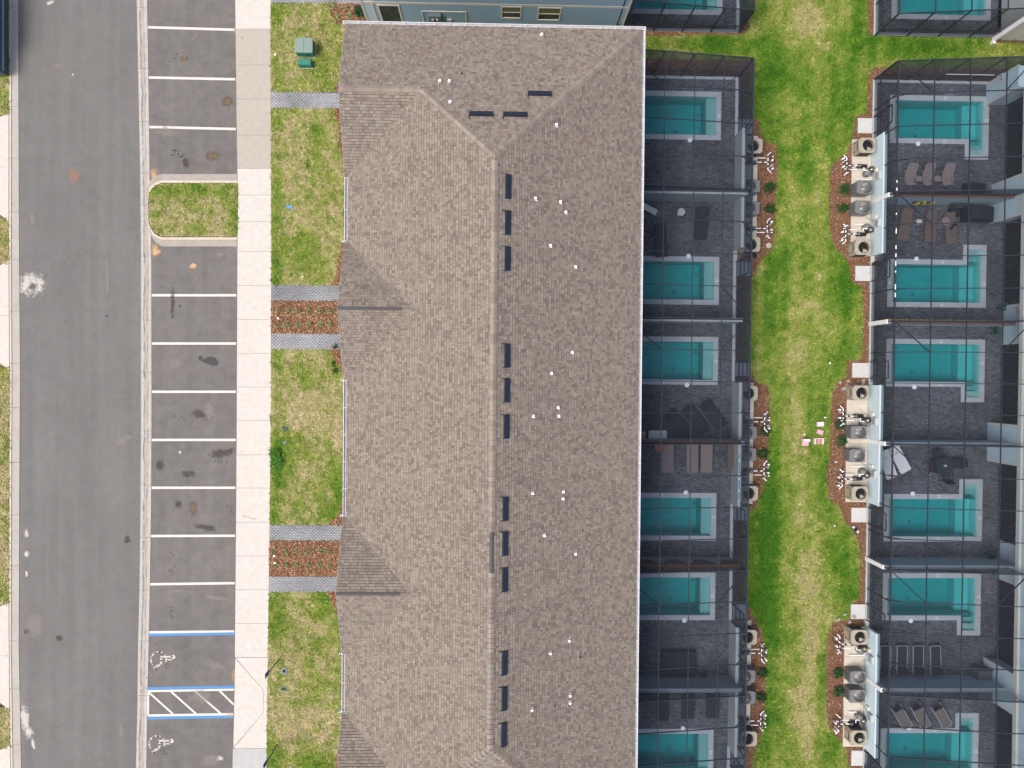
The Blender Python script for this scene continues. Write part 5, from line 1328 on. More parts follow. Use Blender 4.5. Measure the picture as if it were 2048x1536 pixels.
def pump_set(v=0):
    """pool pump, filter, heater pipes. local +x points away from the wall; stands on the slab edge"""
    r = thing('pool_pump', 'x', 'pool pump'); 
    f = 1 if v % 2 == 0 else -1
    mb = MB(); mb.lathe((-.62, .30*f, .04), [(.19, 0), (.20, .1), (.20, .30), (.15, .40), (.05, .43)], 16); part('filter_tank', mb, 'filter_grey', r, smooth=True)
    mb = MB(); mb.lathe((-.80, .12*f, .04), [(.17, 0), (.17, .34), (.185, .36), (.185, .40), (.15, .42)], 16); t = part('strainer_tank', mb, 'pump_black', r, smooth=True)
    mb = MB(); mb.lathe((-.80, .12*f, .45), [(.11, 0), (.11, .03), (.03, .06)], 12); part('tank_lid', mb, 'brass', t, smooth=True)
    mb = MB(); mb.tube([(-.6, -.12*f, .2), (-.3, -.12*f, .2), (-.16, -.12*f, .22)], [.11, .12, .10], 10); part('motor', mb, 'pump_black', r, smooth=True)
    mb = MB(); mb.lathe((-.14, -.12*f, .1), [(.12, 0), (.13, .16), (.10, .24)], 12); part('strainer_pot', mb, 'pump_black', r, smooth=True)
    mb = MB(); mb.lathe((-.14, -.12*f, .34), [(.08, 0), (.07, .02)], 12); part('clear_lid', mb, 'filter_grey', r)
    def pipe(pts, rad=.028): mb = MB(); mb.tube(pts, rad, 7); return part('pipe', mb, 'pvc_white', r)
    zz = .30
    pipe([(-.02, -.12*f, zz), (.62, -.12*f, zz)]); pipe([(.62, -.12*f, zz), (.62, -.55*f, zz), (.80, -.72*f, zz)]); pipe([(.62, -.05*f, zz), (.62, .34*f, zz), (.78, .46*f, zz)])
    pipe([(.62, .14*f, .5), (.86, .14*f, .5)]); pipe([(.0, .12*f, zz+.02), (.46, .12*f, zz+.02)], .024); pipe([(.78, -.35*f, .1), (.78, -.35*f, .55)]); pipe([(.62, .34*f, .5), (.62, .34*f, .08)]); 
    pipe([(-.34, .02*f, .42), (-.34, .18*f, .42), (-.58, .18*f, .42)], .03)
    if v in (0, 3): pipe([(-.05, .62*f, .1), (-.95, .62*f, .1), (-.95, .5*f, .1)], .03)
    else: pipe([(-.05, .5*f, .1), (-.55, .5*f, .1)], .03)
    for x, y, z in ((.62, -.12*f, .33), (.62, -.36*f, .33), (.70, .12*f, .52), (.62, .2*f, .33), (.30, -.12*f, .33)):
        mb = MB(); mb.lathe((x, y, z-.07), [(.055, 0), (.06, .05), (.05, .11), (.02, .13)], 8); vv = part('valve', mb, 'pump_black', r)
        mb = MB(); mb.bar((x-.09, y, z+.07), (x+.07, y+.05, z+.07), .03, .02); part('valve_handle', mb, 'pump_black', vv)
    for x, y in ((.84, -.02*f), (.86, -.50*f)):
        mb = MB(); mb.lathe((x, y, .02), [(.055, 0), (.055, .42), (.04, .45)], 10); part('pipe_riser', mb, 'pvc_white', r, smooth=True)
    return r
PS = [stock(pump_set, v) for v in range(4)]
def pump_place(v, xw_, py, side, lab):
    x = U(side, -.1); s = 1 if side == 'A' else -1; x += s*1.0
    p = g(1700 if side == 'B' else 1510, py, .2); PS[v]((x, p.y, .085), 0 if side == 'A' else math.pi, lab, 'pool pumps with white pipework')
for j, (a, b) in enumerate((((0, 337), (1, 465)), ((0, 836), (3, 953)), ((0, 1290), (1, 1441)))):
    for k, (v, y) in enumerate((a, b)):
        pump_place(v, 0, y, 'B', f'pool pump and white pipes, {("upper", "lower")[k]} set of the {sec[j]} wall right of the lawn')
for j, (a, b) in enumerate((((0, 322), (1, 462)), ((2, 839), (3, 945)), ((0, 1300), (1, 1443)))):
    for k, (v, y) in enumerate((a, b)):
        pump_place(v, 0, y, 'A', f'pool pump and white pipes, {("upper", "lower")[k]} set of the {sec[j]} wall left of the lawn')
# grey boxes and cables on the right hand walls
def ebox():
    r = thing('electrical_box', 'x', 'electrical box')
    part('box_body', MB().bb(-.14, 0, -.2, .2, .75, 1.15), 'box_grey', r); part('box_cover', MB().bb(-.16, -.14, -.15, .15, .8, 1.1), 'conduit_grey', r)
    part('box_body', MB().bb(-.10, 0, .3, .5, .5, .75), 'table_cream', r)
    mb = MB(); mb.tube([(-.06, .1, .75), (-.06, .25, .35), (-.3, .5, .1), (-.55, .75, .1)], .016, 5); part('conduit', mb, 'conduit_grey', r)
    mb = MB(); mb.tube([(-.05, -.1, .75), (-.05, -.3, .3), (-.2, -.5, .06), (-.6, -.6, .06)], .016, 5); part('conduit', mb, 'conduit_grey', r)
    mb = MB(); mb.tube([(-.04, -.02, .75), (-.04, -.02, .5), (-.04, .4, .2), (-.04, .8, .2)], .012, 5); part('cable', mb, 'conduit_grey', r)
    return r
EB = stock(ebox)
for y, l in ((352, 'between pump and first grey machine, upper wall'), (446, 'above the lower pump, upper wall'), (843, 'beside the upper pump, middle wall'), (948, 'beside the lower pump, middle wall'), (1318, 'above the grey machines, lower wall'), (1434, 'beside the lower pump, lower wall')):
    EB((CB-.07, gy(1745, y, .9), 0), 0, f'small grey electrical box {l}', 'electrical boxes on the low walls')
for i, (x, y, lab) in enumerate(((1700, 768, 'pile of grey rubble stones beside the middle slab right of the lawn'), (1697, 1238, 'few grey rubble stones above the lower slab right of the lawn'))):
    r = thing('rubble_pile', lab, 'rubble', tuple(g(x, y, .03)))
    rr = random.Random(4+i)
    for k in range((11, 4)[i]):
        part('stone', MB().box((rr.uniform(-.7, .9), rr.uniform(-.35, .35), .04), (rr.uniform(.14, .26), rr.uniform(.1, .2), rr.uniform(.06, .1)), rr.uniform(0, 3)), 'rubble_grey', r)

# ------------------------------------------------------------------ plants
def tuft_plant(m, nleaf, R0, hgt, seed, wl=.02):
    rr = random.Random(seed); mb = MB()
    for k in range(nleaf):
        a = rr.uniform(0, 6.283); l = R0*rr.uniform(.55, 1.1); z = hgt*rr.uniform(.4, 1); w = wl*rr.uniform(.7, 1.3)
        ox, oy = (rr.gauss(0, R0*.36), rr.gauss(0, R0*.36)) if nleaf > 20 else (0, 0); l *= .75
        dx, dy = math.cos(a), math.sin(a); m1 = (ox+dx*l*.5, oy+dy*l*.5, z); e = (ox+dx*l, oy+dy*l, z*rr.uniform(.3, .9))
        mb.add([(ox-dy*w*.5, oy+dx*w*.5, .01), (ox+dy*w*.5, oy-dx*w*.5, .01), (m1[0]+dy*w, m1[1]-dx*w, m1[2]), (m1[0]-dy*w, m1[1]+dx*w, m1[2]), e], [(0, 1, 2, 3), (3, 2, 4)])
    return mb
def plant(name, cat, m, nleaf, R0, h, seed, wl):
    r = thing(name, 'x', cat); mb = tuft_plant(m, nleaf, R0, h, seed, wl); part('foliage', mb, m, r)
    part('stem', MB().tube([(0, 0, 0), (0, 0, h*.5)], .012, 5), 'wood_tan', r); return r
DK = [stock(plant, 'shrub', 'shrub', 'leaf_dark', 150, .30, .30, s_, .028) for s_ in (1, 2, 3)]
for i, (x, y, l) in enumerate(((1686, 380, 'upper of two beside the upper slab, right of lawn'), (1684, 417, 'lower of two beside the upper slab, right of lawn'), (1678.5, 849, 'upper of two beside the middle slab, right of lawn'), (1682, 882, 'lower of two beside the middle slab, right of lawn'),
    (1674, 1344, 'upper of two beside the lower slab, right of lawn'), (1675, 1380, 'lower of two beside the lower slab, right of lawn'), (1537, 375, 'upper of two in the upper bed, left of lawn'), (1538, 419, 'lower of two in the upper bed, left of lawn'),
    (1529, 863, 'upper one in the middle bed, left of lawn'), (1524, 908, 'lower one in the middle bed, left of lawn'), (1523, 1343, 'upper one in the lower bed, left of lawn'), (1521, 1392, 'lower one in the lower bed, left of lawn'),
    (2000, 71, 'leftmost of three below the off white house'), (2022, 72, 'middle of three below the off white house'), (2046, 72, 'rightmost of three below the off white house'), (718, 26, 'beside the corner of the blue house'))):
    DK[i % 3](tuple(g(x, y, .02)), i*.9, f'small dark green shrub, {l}', 'dark green shrubs in the mulch')
DK2 = [stock(plant, 'weed', 'weed', 'leaf_dark', 26, .20, .16, s_, .022) for s_ in (8, 9, 10)]
PLs = [stock(plant, 'agapanthus', 'plant', 'leaf_pale', 30, .21, .16, s_, .016) for s_ in (5, 6, 7)]
k_ = 0
for bed, ys, xs in (('upper front', (622, 650), (558, 575.5, 594.5, 618, 641, 660)), ('lower front', (1102.5, 1129), (551, 573.5, 593, 616, 642, 660))):
    for r_, y in enumerate(ys):
        for c_, x in enumerate(xs):
            PLs[k_ % 3]((*g(x+random.uniform(-1.5, 1.5), y+random.uniform(-1.5, 2), 0)[:2], .02), k_, f'pale plantlet, {("upper", "lower")[r_]} row, {["first", "second", "third", "fourth", "fifth", "sixth"][c_]} from pavement, {bed} bed', 'pale plantlets in the front mulch beds'); k_ += 1
for i, (x, y) in enumerate(((669, 16), (692, 17), (677, 35), (699, 33), (665, 8))):
    PLs[i % 3]((*g(x, y, 0)[:2], .02), i, f'pale green plant, {["second", "third", "fourth", "fifth", "first"][i]} in the corner bed by the blue house', 'pale plants in the corner bed')
for i, (x, y, l) in enumerate(((670, 694, 'dark weed beside the second paver path at the roof edge'), (667, 727, 'dark low plant in the mulch under the roof edge, upper'), (670, 741, 'dark low plant in the mulch under the roof edge, lower'))):
    DK2[i](tuple(g(x, y, .02)), i, l, 'weeds at the roof edge')

CL = stock(plant, 'weed_clump', 'weeds', 'leaf_bright', 240, .30, .22, 12, .03)
CL(tuple(g(551, 908, 0)), 0, 'tall bright green weed clump at the pavement edge of the worn lawn'); CL(tuple(g(556, 925, 0)), 2., 'tall bright green weed clump just below its twin at the pavement')
# ------------------------------------------------------------------ front lawn objects
r = thing('transformer', 'pale green steel transformer cabinet on the front lawn, lid in two halves', 'transformer', tuple(g(613.5, 101, 0)))
w, d = 1.02, .84
part('pad', MB().bb(-w/2+.0, w/2+.02, -d/2+.02, d/2, -.02, .05), 'concrete_slab', r)
part('cabinet', MB().bb(-w/2+.03, w/2-.03, -d/2+.03, d/2-.03, .05, .60), 'box_green_dark', r)
for s_ in (0, 1):
    part('lid', MB().bb(-w/2+s_*w/2+.006, s_*w/2-.006, -d/2, d/2, .60, .68), 'box_green_pale', r)
part('hinge', MB().box((w/2+.05, d/2-.12, .52), (.08, .08, .1)), 'brass', r)
part('lock_plate', MB().bb(-.1, .12, -d/2-.01, -d/2+.03, .25, .5), 'box_green_dark', r)
r = thing('cable_pedestal', 'small dark green utility pedestal just below the transformer', 'utility box', tuple(g(612.5, 129.5, 0)))
mb = MB(); pl = [(-.33, .20), (.33, .20), (.39, .05), (.37, -.19), (-.36, -.19), (-.40, .04)]; n = 6
vs = [(x*1.04, y*1.06, 0) for x, y in pl]+[(x, y, .34) for x, y in pl]+[(x*.92, y*.86, .40) for x, y in pl]
mb.add(vs, [(i, (i+1) % n, n+(i+1) % n, n+i) for i in range(n)]+[(n+i, n+(i+1) % n, 2*n+(i+1) % n, 2*n+i) for i in range(n)]+[list(range(2*n, 3*n))]); part('cover', mb, 'box_green_dark', r)
part('base_flange', MB().bb(-.42, .42, -.24, .24, -.01, .03), 'ac_beige', r)
def lid(px, py, w, d, m, lab, inner=None, cat='utility lid'):
    r = thing('utility_lid', lab, cat, tuple(g(px, py, .012)))
    part('rim', MB().bb(-w/2, w/2, -d/2, d/2, -.01, .022), m, r)
    if inner: part('cover', MB().bb(-w/2+.06, w/2-.06, -d/2+.06, d/2-.06, .022, .03), inner, r)
lid(568, 1377.5, .40, .28, 'meter_slate', 'rectangular dark water meter lid in the front lawn by the hatched aisle', 'rubber')
lid(579, 414, .34, .2, 'blue_bright', 'small bright blue lid in the front lawn near the island')
lid(569, 885, .16, .13, 'blue_bright', 'tiny blue lid in the worn middle front lawn')
r = thing('valve_box', 'round dark valve box beside the square lid in the lower front lawn', 'valve box', tuple(g(568.5, 1342, .01)))
mb = MB(); mb.lathe((0, 0, 0), [(.2, 0), (.2, .03), (.17, .035)], 16); part('rim', mb, 'meter_slate', r); part('cover', MB().bb(-.09, .09, -.07, .09, .035, .045), 'rubber', r)
r = thing('sprinkler_valve', 'dark blue irrigation valve lying open in the worn front lawn', 'irrigation valve', tuple(g(571, 858, .01)))
part('lid', MB().box((0, 0, .04), (.26, .17, .05), .3), 'lid_navy', r); part('lid', MB().box((-.12, .1, .03), (.12, .08, .04), -.5), 'lid_navy', r)
for i, (x, y) in enumerate(((562, 868), (584, 869))):
    mb = MB(); p = g(x, y, .0); mb.lathe((p.x, p.y, 0), [(.13, 0), (.13, .02)], 10); part('sprinkler_ring', mb, 'faded_yellow', None, label=f'faded yellow ring in the worn front lawn, {("left", "right")[i]} of the two', cat='sprinkler', group='yellow rings round the valve')
for i, (x, y, l) in enumerate(((549, 1111.5, 'upper white pipe cap in the lower front mulch bed'), (550, 1126, 'lower white pipe cap in the lower front mulch bed'), (551, 110, 'white pipe cap in the grass left of the transformer'), (557, 637, 'white pipe cap in the upper front mulch bed'))):
    mb = MB(); p = g(x, y, 0); mb.lathe((p.x, p.y, .01), [(.06, 0), (.06, .06), (.03, .07)], 12); part('pipe_cap', mb, 'pvc_white', None, label=l, cat='pipe cap')
def sign_post(px, py, lab, rz):
    p = g(px, py, 0); r = thing('parking_sign', lab, 'sign', (p.x, p.y, 0), rz)
    part('post', MB().bb(-.035, .035, -.02, .02, 0, 2.45), 'steel_grey', r)
    pn = part('sign_panel', MB().bb(-.15, .15, .022, .03, 1.95, 2.42), 'sign_blue', r)
    # the wheelchair figure on the panel
    mb = MB(); y = .034; n = 12
    for k in range(9):
        a, b = R_(-200+k*26), R_(-200+(k+1)*26); c = (-.01, 2.17)
        q = [(c[0]+rr*math.cos(t), y, c[1]+rr*math.sin(t)) for rr, t in ((.075, a), (.075, b), (.058, b), (.058, a))]; mb.add(q, [(0, 1, 2, 3)])
    for q in (((-.01, 2.32), (-.01, 2.2)), ((-.01, 2.24), (.05, 2.24)), ((-.01, 2.19), (.05, 2.19)), ((.05, 2.19), (.08, 2.1))):
        mb.bar((q[0][0], y, q[0][1]), (q[1][0], y, q[1][1]), .004, .018)
    mb.add([(-.01+.02*math.cos(6.283*k/n), y, 2.35+.02*math.sin(6.283*k/n)) for k in range(n)], [list(range(n))])
    part('pictogram', mb, 'vent_white', pn); part('sign_panel', MB().bb(-.15, .15, .022, .03, 1.72, 1.92), 'sign_blue', r)
    return r
sign_post(557.5, 1319, 'tall narrow blue disabled parking sign on a grey post, upper of the two', R_(90)); sign_post(554, 1490, 'tall narrow disabled parking sign on a grey post, at the bottom edge', R_(90))
mb = MB(); pts = [g(x, y, .01) for x, y in ((485, 1031), (490, 1034), (496, 1032.5), (502, 1038), (507, 1036), (511, 1039))]; mb.tube(pts, .01, 5)
part('twig', mb, 'wood_tan', None, label='thin dark twig lying on the white pavement', cat='twig')
p = g(484.5, 75, .0); part('leaf', MB().box((p.x, p.y, .012), (.12, .07, .012), .9), 'wood_tan', None, label='small brown leaf on the tan pavement slab near the top', cat='leaf')

# things left on the back lawn
def item(name, cat, label, px, py, parts_, z=0., rz=0):
    p = g(px, py, z); r = thing(name, label, cat, (p.x, p.y, z), rz)
    for nm, mb, m in parts_: part(nm, mb, m, r)
    return r
item('plastic_chair', 'toy chair', 'tall pink toy chair standing alone on the back lawn', 1607, 884, [('seat', MB().bb(-.19, .19, -.2, .06, .22, .26), 'pink'), ('backrest', MB().bb(-.19, .19, .06, .22, .22, .48), 'pink_pale'),
     ('leg', MB().bb(-.19, -.14, -.2, -.15, 0, .22), 'pink'), ('leg', MB().bb(.14, .19, -.2, -.15, 0, .22), 'pink'), ('leg', MB().bb(-.19, -.14, .15, .2, 0, .22), 'pink'), ('leg', MB().bb(.14, .19, .15, .2, 0, .22), 'pink')])
item('cushion', 'cushion', 'pale pink square cushion on the back lawn, topmost of the column', 1640, 848, [('pad', MB().box((0, 0, .06), (.40, .28, .10), .05, taper=.92), 'pink_pale'), ('base_pad', MB().box((0, 0, .01), (.36, .25, .04)), 'pink')])
item('cushion', 'cushion', 'deeper pink cushion turned askew on the back lawn, below the pale one', 1639, 864, [('pad', MB().box((0, 0, .06), (.38, .27, .10), -.3, taper=.92), 'pink'), ('base_pad', MB().box((0, 0, .01), (.34, .24, .04), -.3), 'pink_pale')])
item('toy_cot', 'toy cot', 'small pink open frame with brown inside on the back lawn', 1635.5, 882, [('frame', MB().bb(-.27, .27, .14, .18, 0, .22).bb(-.27, -.2, -.18, .14, 0, .22).bb(.2, .27, -.18, .14, 0, .22), 'pink_pale'), ('bottom', MB().bb(-.2, .2, -.18, .14, .02, .06), 'wood_tan'), ('divider', MB().bb(-.03, .03, -.18, .14, .06, .16), 'pink')])
for i, (x, y, l, m) in enumerate(((1650, 835, 'tiny white scrap on the lawn above the cushions', 'pvc_white'), (1609, 869, 'tiny white scrap above the toy chair', 'pvc_white'), (1669, 1052, 'white paper scrap in the grass by the fourth pad', 'plastic_white'), (1712, 693, 'small teal scrap on the grass by the right mulch', 'plastic_teal'), (1660, 726, 'white scrap on the grass left of the third pad', 'pvc_white'), (1616, 704, 'tiny blue scrap in a dry patch of the lawn', 'blue_bright'), (1672, 924-0, 'pale chip in the mulch beside the middle slab', 'plastic_white'))):
    p = g(x, y, .03); part('scrap', MB().box((p.x, p.y, .035), (.12, .06, .03), i*1.1), m, None, label=l, cat='litter')
item('goggles', 'dumbbell', 'black bar with two pale blue ends in the mulch, right of the lawn', 1709, 1058, [('bar', MB().bar((-.13, .13, .08), (.13, -.13, .08), .16, .1), 'rubber'), ('end_cap', MB().box((-.13, .13, .12), (.14, .14, .08), .7), 'siding_pale'), ('end_cap', MB().box((.13, -.13, .12), (.14, .14, .08), .7), 'siding_pale')])
for i, (x, y, l) in enumerate(((1537, 491, 'round pale stone disc at the lower end of the upper left mulch bed'), (1508, 512, 'round dark drain cover beside the upper left slab end'))):
    p = g(x, y, .02); mb = MB(); mb.lathe((p.x, p.y, .02), [(.16, 0), (.16, .04), (.1, .05)], 14); part('disc', mb, 'concrete_tan' if i == 0 else 'fan_black', None, label=l, cat=('stepping stone', 'drain cover')[i])

# ------------------------------------------------------------------ terrace furniture
def lounger(mm, frame, L_=1.9, w=.64, back=.55, ang=28, slats=7, head_round=False):
    """head towards +y"""
    r = thing('sun_lounger', 'x', 'sun lounger'); y0 = -L_/2; yb = L_/2-back*1.0; h = .33
    mb = MB(); mb.bb(-w/2, w/2, y0, yb, h-.05, h); part('seat', mb, mm, r)
    mb = MB(); c, s_ = math.cos(R_(ang)), math.sin(R_(ang)); 
    ex = [(-w/2, 0), (w/2, 0), (w/2, back-.08), (w/2-.1, back), (-w/2+.1, back), (-w/2, back-.08)] if head_round else [(-w/2, 0), (w/2, 0), (w/2, back), (-w/2, back)]
    n = len(ex); vs = [(x, yb+.01+t*c, h+t*s_) for x, t in ex]+[(x, yb+.01+t*c+.03*s_, h+t*s_-.05) for x, t in ex]
    mb.add(vs, [list(range(n)), list(range(n, 2*n))[::-1]]+[(i, n+i, n+(i+1) % n, (i+1) % n) for i in range(n)]); part('backrest', mb, mm, r)
    fr = MB()
    for s2 in (-1, 1): fr.bb(s2*(w/2+.015)-.02, s2*(w/2+.015)+.02, y0, L_/2-.1, h-.07, h+.012)
    fr.bb(-w/2, w/2, y0-.035, y0, h-.07, h+.012); part('frame', fr, frame, r)
    for sx in (-1, 1):
        for sy in (y0+.1, L_/2-.35): part('leg', MB().bb(sx*(w/2-.02)-.02, sx*(w/2-.02)+.02, sy-.03, sy+.03, 0, h-.06), frame, r)
    if slats:
        mb = MB()
        for k in range(slats): yy = y0+(yb-y0)*(k+.5)/slats; mb.bb(-w/2+.02, w/2-.02, yy-.006, yy+.006, h, h+.005)
        part('weave_ribs', mb, frame, r)
    return r
LD = stock(lounger, 'wicker_dark', 'wicker_dark'); LM = stock(lounger, 'wicker_mauve', 'wicker_mauve', 1.85, .62, .45, 12, 12); LW_ = stock(lounger, 'wicker_brown', 'wicker_brown', 1.85, .60, .5, 15, 10)
LK = stock(lounger, 'sling_black', 'frame_silver', 1.75, .58, .5, 50, 0); LBf = stock(lounger, 'sling_brown', 'frame_silver', 1.6, .58, .45, 60, 0); LP = stock(lounger, 'plastic_white', 'plastic_white', 1.75, .60, .55, 20, 8)
def on_deck(px, py, z=.35): p = g(px, py, z+ZD); return (p.x, p.y, ZD)
def ang(x0, y0, x1, y1): # heading of the head end
    return math.atan2(-(y1-y0), x1-x0)-math.pi/2
LG = 'sun loungers on the pool terraces'
LD(on_deck(1402, 445), ang(1400, 470, 1403.5, 415), 'dark wicker lounger beside the round cream table, left row second terrace', LG)
LD(on_deck(1321.5, 480), ang(1324, 500, 1320, 450), 'dark wicker lounger near the roof edge, left row second terrace', LG)
for i, (a, b, c, d) in enumerate(((1374, 872, 1338, 826), (1409, 862, 1370, 814), (1444, 853, 1406, 803))):
    LD(on_deck((a+c)/2, (b+d)/2), ang(a, b, c, d), f'dark slanted lounger, {["leftmost", "middle", "rightmost"][i]} of three on the third terrace, left row', LG)
for i, x in enumerate((1336, 1385, 1413.5)): LM(on_deck(x, 913), 0, f'mauve lounger, {["first", "second", "third"][i]} from the roof, left row fourth terrace', LG)
for i, x in enumerate((1334.5, 1357, 1379.5)): LD(on_deck(x, 1337), math.pi, f'black wicker lounger, {["first", "second", "third"][i]} of three pushed together, left row fifth terrace', LG)
for i, (x, y) in enumerate(((1326, 1409), (1376, 1405), (1425.5, 1403))): LD(on_deck(x, y), 0, f'dark lounger, {["first", "second", "third"][i]} from the roof, below the fifth party wall', LG)
for i, (a, b, c, d) in enumerate(((1807, 474, 1815, 424), (1861, 480, 1864, 424), (1904, 480, 1899, 432))): LW_(on_deck((a+c)/2, (b+d)/2), ang(a, b, c, d), f'brown slatted lounger, {["left one", "middle one", "right one with black clothes"][i]}, right row second terrace', LG)
for i, x in enumerate((1771.5, 1804.5, 1837, 1872)): LK(on_deck(x, 1322), math.pi+(.0, 0, 0, .04)[i], f'black sling lounger with silver frame, {["first", "second", "third", "fourth"][i]} from the lawn, right row fifth terrace', LG)
for i, (a, b, c, d) in enumerate(((1814, 1450, 1793, 1415), (1850, 1447, 1832, 1413), (1893, 1447, 1873, 1413))): LBf(on_deck((a+c)/2, (b+d)/2), ang(a, b, c, d), f'slanted brown sling lounger with silver frame, {["left", "middle", "right"][i]} of three, right row bottom terrace', LG)
for i, (a, b, c, d) in enumerate(((1784, 951, 1766, 904), (1812, 940, 1786, 893))):
    o = LP(on_deck((a+c)/2, (b+d)/2), ang(a, b, c, d), f'white slatted lounger with yellow tag, {["left", "right"][i]} of two, right row fourth terrace', LG)
    o2 = part('yellow_tag', MB().box((0, .38, .345), (.16, .10, .012), .3), 'yellow', o)
def deck_chair():
    r = thing('deck_chair', 'x', 'deck chair'); w = .62
    ex = [(-w/2, 0), (w/2, 0), (w/2, .98), (w/2-.12, 1.1), (-w/2+.12, 1.1), (-w/2, .98)]; n = 6; c, s_ = math.cos(R_(30)), math.sin(R_(30))
    vs = [(x, -.35+t*c, .32+t*s_) for x, t in ex]+[(x, -.35+t*c+.03, .27+t*s_) for x, t in ex]
    part('backrest', MB().add(vs, [list(range(n)), list(range(n, 2*n))[::-1]]+[(i, n+i, n+(i+1) % n, (i+1) % n) for i in range(n)]), 'wicker_mauve', r, )
    part('seat', MB().add([(-w/2+.1, -.36, .34), (w/2, -.36, .34), (w/2+.18, -.52, .36), (-w/2+.22, -.60, .36), (-w/2+.1, -.36, .29), (w/2, -.36, .29), (w/2+.18, -.52, .31), (-w/2+.22, -.60, .31)], [(3, 2, 1, 0), (4, 5, 6, 7), (0, 1, 5, 4), (1, 2, 6, 5), (2, 3, 7, 6), (3, 0, 4, 7)]), 'wicker_mauve', r)
    for sx in (-1, 1):
        part('armrest', MB().bb(sx*w/2-.03, sx*w/2+.03, -.45, .25, .50, .54), 'wicker_mauve', r)
        part('leg', MB().bb(sx*w/2-.03, sx*w/2+.03, -.6, -.53, 0, .5), 'wicker_mauve', r); part('leg', MB().bb(sx*w/2-.03, sx*w/2+.03, .18, .25, 0, .5), 'wicker_mauve', r)
    return r
DC = stock(deck_chair)
for i, x in enumerate((1818, 1853, 1892)): DC(on_deck(x, 351), 0, f'tall backed mauve deck chair, {["left", "middle", "right"][i]} of three, right row top terrace', 'mauve deck chairs')
def side_table(rnd, m, w, h):
    r = thing('side_table', 'x', 'side table')
    if rnd: mb = MB(); mb.lathe((0, 0, h-.04), [(w/2, 0), (w/2, .04)], 22); part('tabletop', mb, m, r); mb = MB(); mb.lathe((0, 0, 0), [(w*.3, 0), (.04, .05), (.04, h-.04)], 12); part('pedestal', mb, m, r)
    else:
        mb = MB(); mb.prism(rrect(w, w*.9, .07, 3), h-.04, h); part('tabletop', mb, m, r)
        for a in (-1, 1):
            for b in (-1, 1): part('leg', MB().bb(a*w*.38-.02, a*w*.38+.02, b*w*.34-.02, b*w*.34+.02, 0, h-.04), m, r)
    return r
T1 = stock(side_table, False, 'wicker_mauve', .36, .42)
T1(on_deck(1836.5, 358), 0, 'small square mauve table between the left and middle deck chairs'); T1(on_deck(1874, 358), 0, 'small square mauve table between the middle and right deck chairs')
stock(side_table, True, 'table_cream', .44, .5)(on_deck(1361.5, 425), 0, 'round cream side table on the second terrace, left row')
stock(side_table, True, 'wicker_mauve', .50, .5)(on_deck(1888.5, 443.5), 0, 'round brown table beside the right brown lounger')
stock(side_table, False, 'table_cream', .32, .42)(on_deck(1837.5, 444), 0, 'small beige square table between two brown loungers')
stock(side_table, True, 'terracotta', .62, .5)(on_deck(1318, 893), 0, 'round terracotta table just below the third party wall, left row')
stock(side_table, True, 'wicker_dark', .40, .42)(on_deck(1406, 1352), 0, 'round dark brown stool beside the teal float')
mb = MB(); p = on_deck(1418, 1368)
r = thing('pool_float', 'teal inflatable pool float on the fifth terrace, left row', 'pool float', p, R_(25))
for k in range(4): part('air_chamber', MB().tube([(-.14+.095*k, -.3, .09), (-.14+.095*k, 0, .12), (-.14+.095*k, .3, .09)], [.045, .06, .045], 8), 'plastic_teal', r, smooth=True)
item('cool_box', 'cool box', 'large white cool box beside the third party wall, left row', 1312, 868, [('body', MB().bb(-.5, .5, -.22, .22, 0, .38), 'plastic_white'), ('lid', MB().bb(-.53, .53, -.24, .24, .38, .46), 'plastic_white'), ('handle', MB().bb(.53, .58, -.15, .15, .3, .34), 'fan_pale')], ZD)
item('box', 'box', 'small yellow and white box at the roof edge, left row third terrace', 1285, 869, [('body', MB().bb(-.12, .12, -.18, .18, 0, .3), 'table_cream'), ('label_panel', MB().bb(-.1, .1, -.14, .05, .3, .305), 'yellow')], ZD)
item('folded_board', 'folded board', 'white board leaning out from the roof edge, left row second terrace', 1303, 424, [('panel', MB().bar((-.75, .32, .5), (.25, -.12, .3), .34, .06), 'plastic_white'), ('end_bracket', MB().box((.3, -.14, .3), (.16, .3, .1), -.4), 'filter_grey')], ZD)
item('bench', 'bench', 'long dark brown wooden bench along the low wall, left row fourth terrace', 1457, 911, [('seat', MB().bb(-.2, .2, -.72, .72, .36, .44), 'wicker_brown'), ('leg', MB().bb(-.18, .18, -.62, -.56, 0, .36), 'wicker_brown'), ('leg', MB().bb(-.18, .18, .56, .62, 0, .36), 'wicker_brown')], ZD)
p0, p1 = g(1471.5, 907, 1.36), g(1472.5, 1000, 1.36)
r = thing('telescopic_pole', 'bright blue pool pole lying along the low wall, left row fourth terrace', 'pool pole', (0, 0, 0))
part('tube', MB().tube([(CA-.08, p0.y, 1.36), (CA-.08, p1.y, 1.36)], .022, 8), 'blue_bright', r)
for t in (.15, .45, .55, .8): part('collar', MB().tube([(CA-.08, p0.y+(p1.y-p0.y)*t-.05, 1.36), (CA-.08, p0.y+(p1.y-p0.y)*t+.05, 1.36)], .03, 8), 'vent_white', r)
r = thing('pool_pole', 'long white pool pole hanging in the top cage, right row', 'pool pole', (0, 0, 0)); p0, p1 = g(1893, 131.5, 1.2), g(1989, 131, 1.2)
part('tube', MB().tube([(p0.x, DIV[0]-.08, 1.2), (p1.x, DIV[0]-.08, 1.2)], .022, 8), 'vent_white', r); part('grip', MB().tube([(p1.x-.25, DIV[0]-.08, 1.2), (p1.x+.02, DIV[0]-.08, 1.2)], .03, 8), 'siding_pale', r)
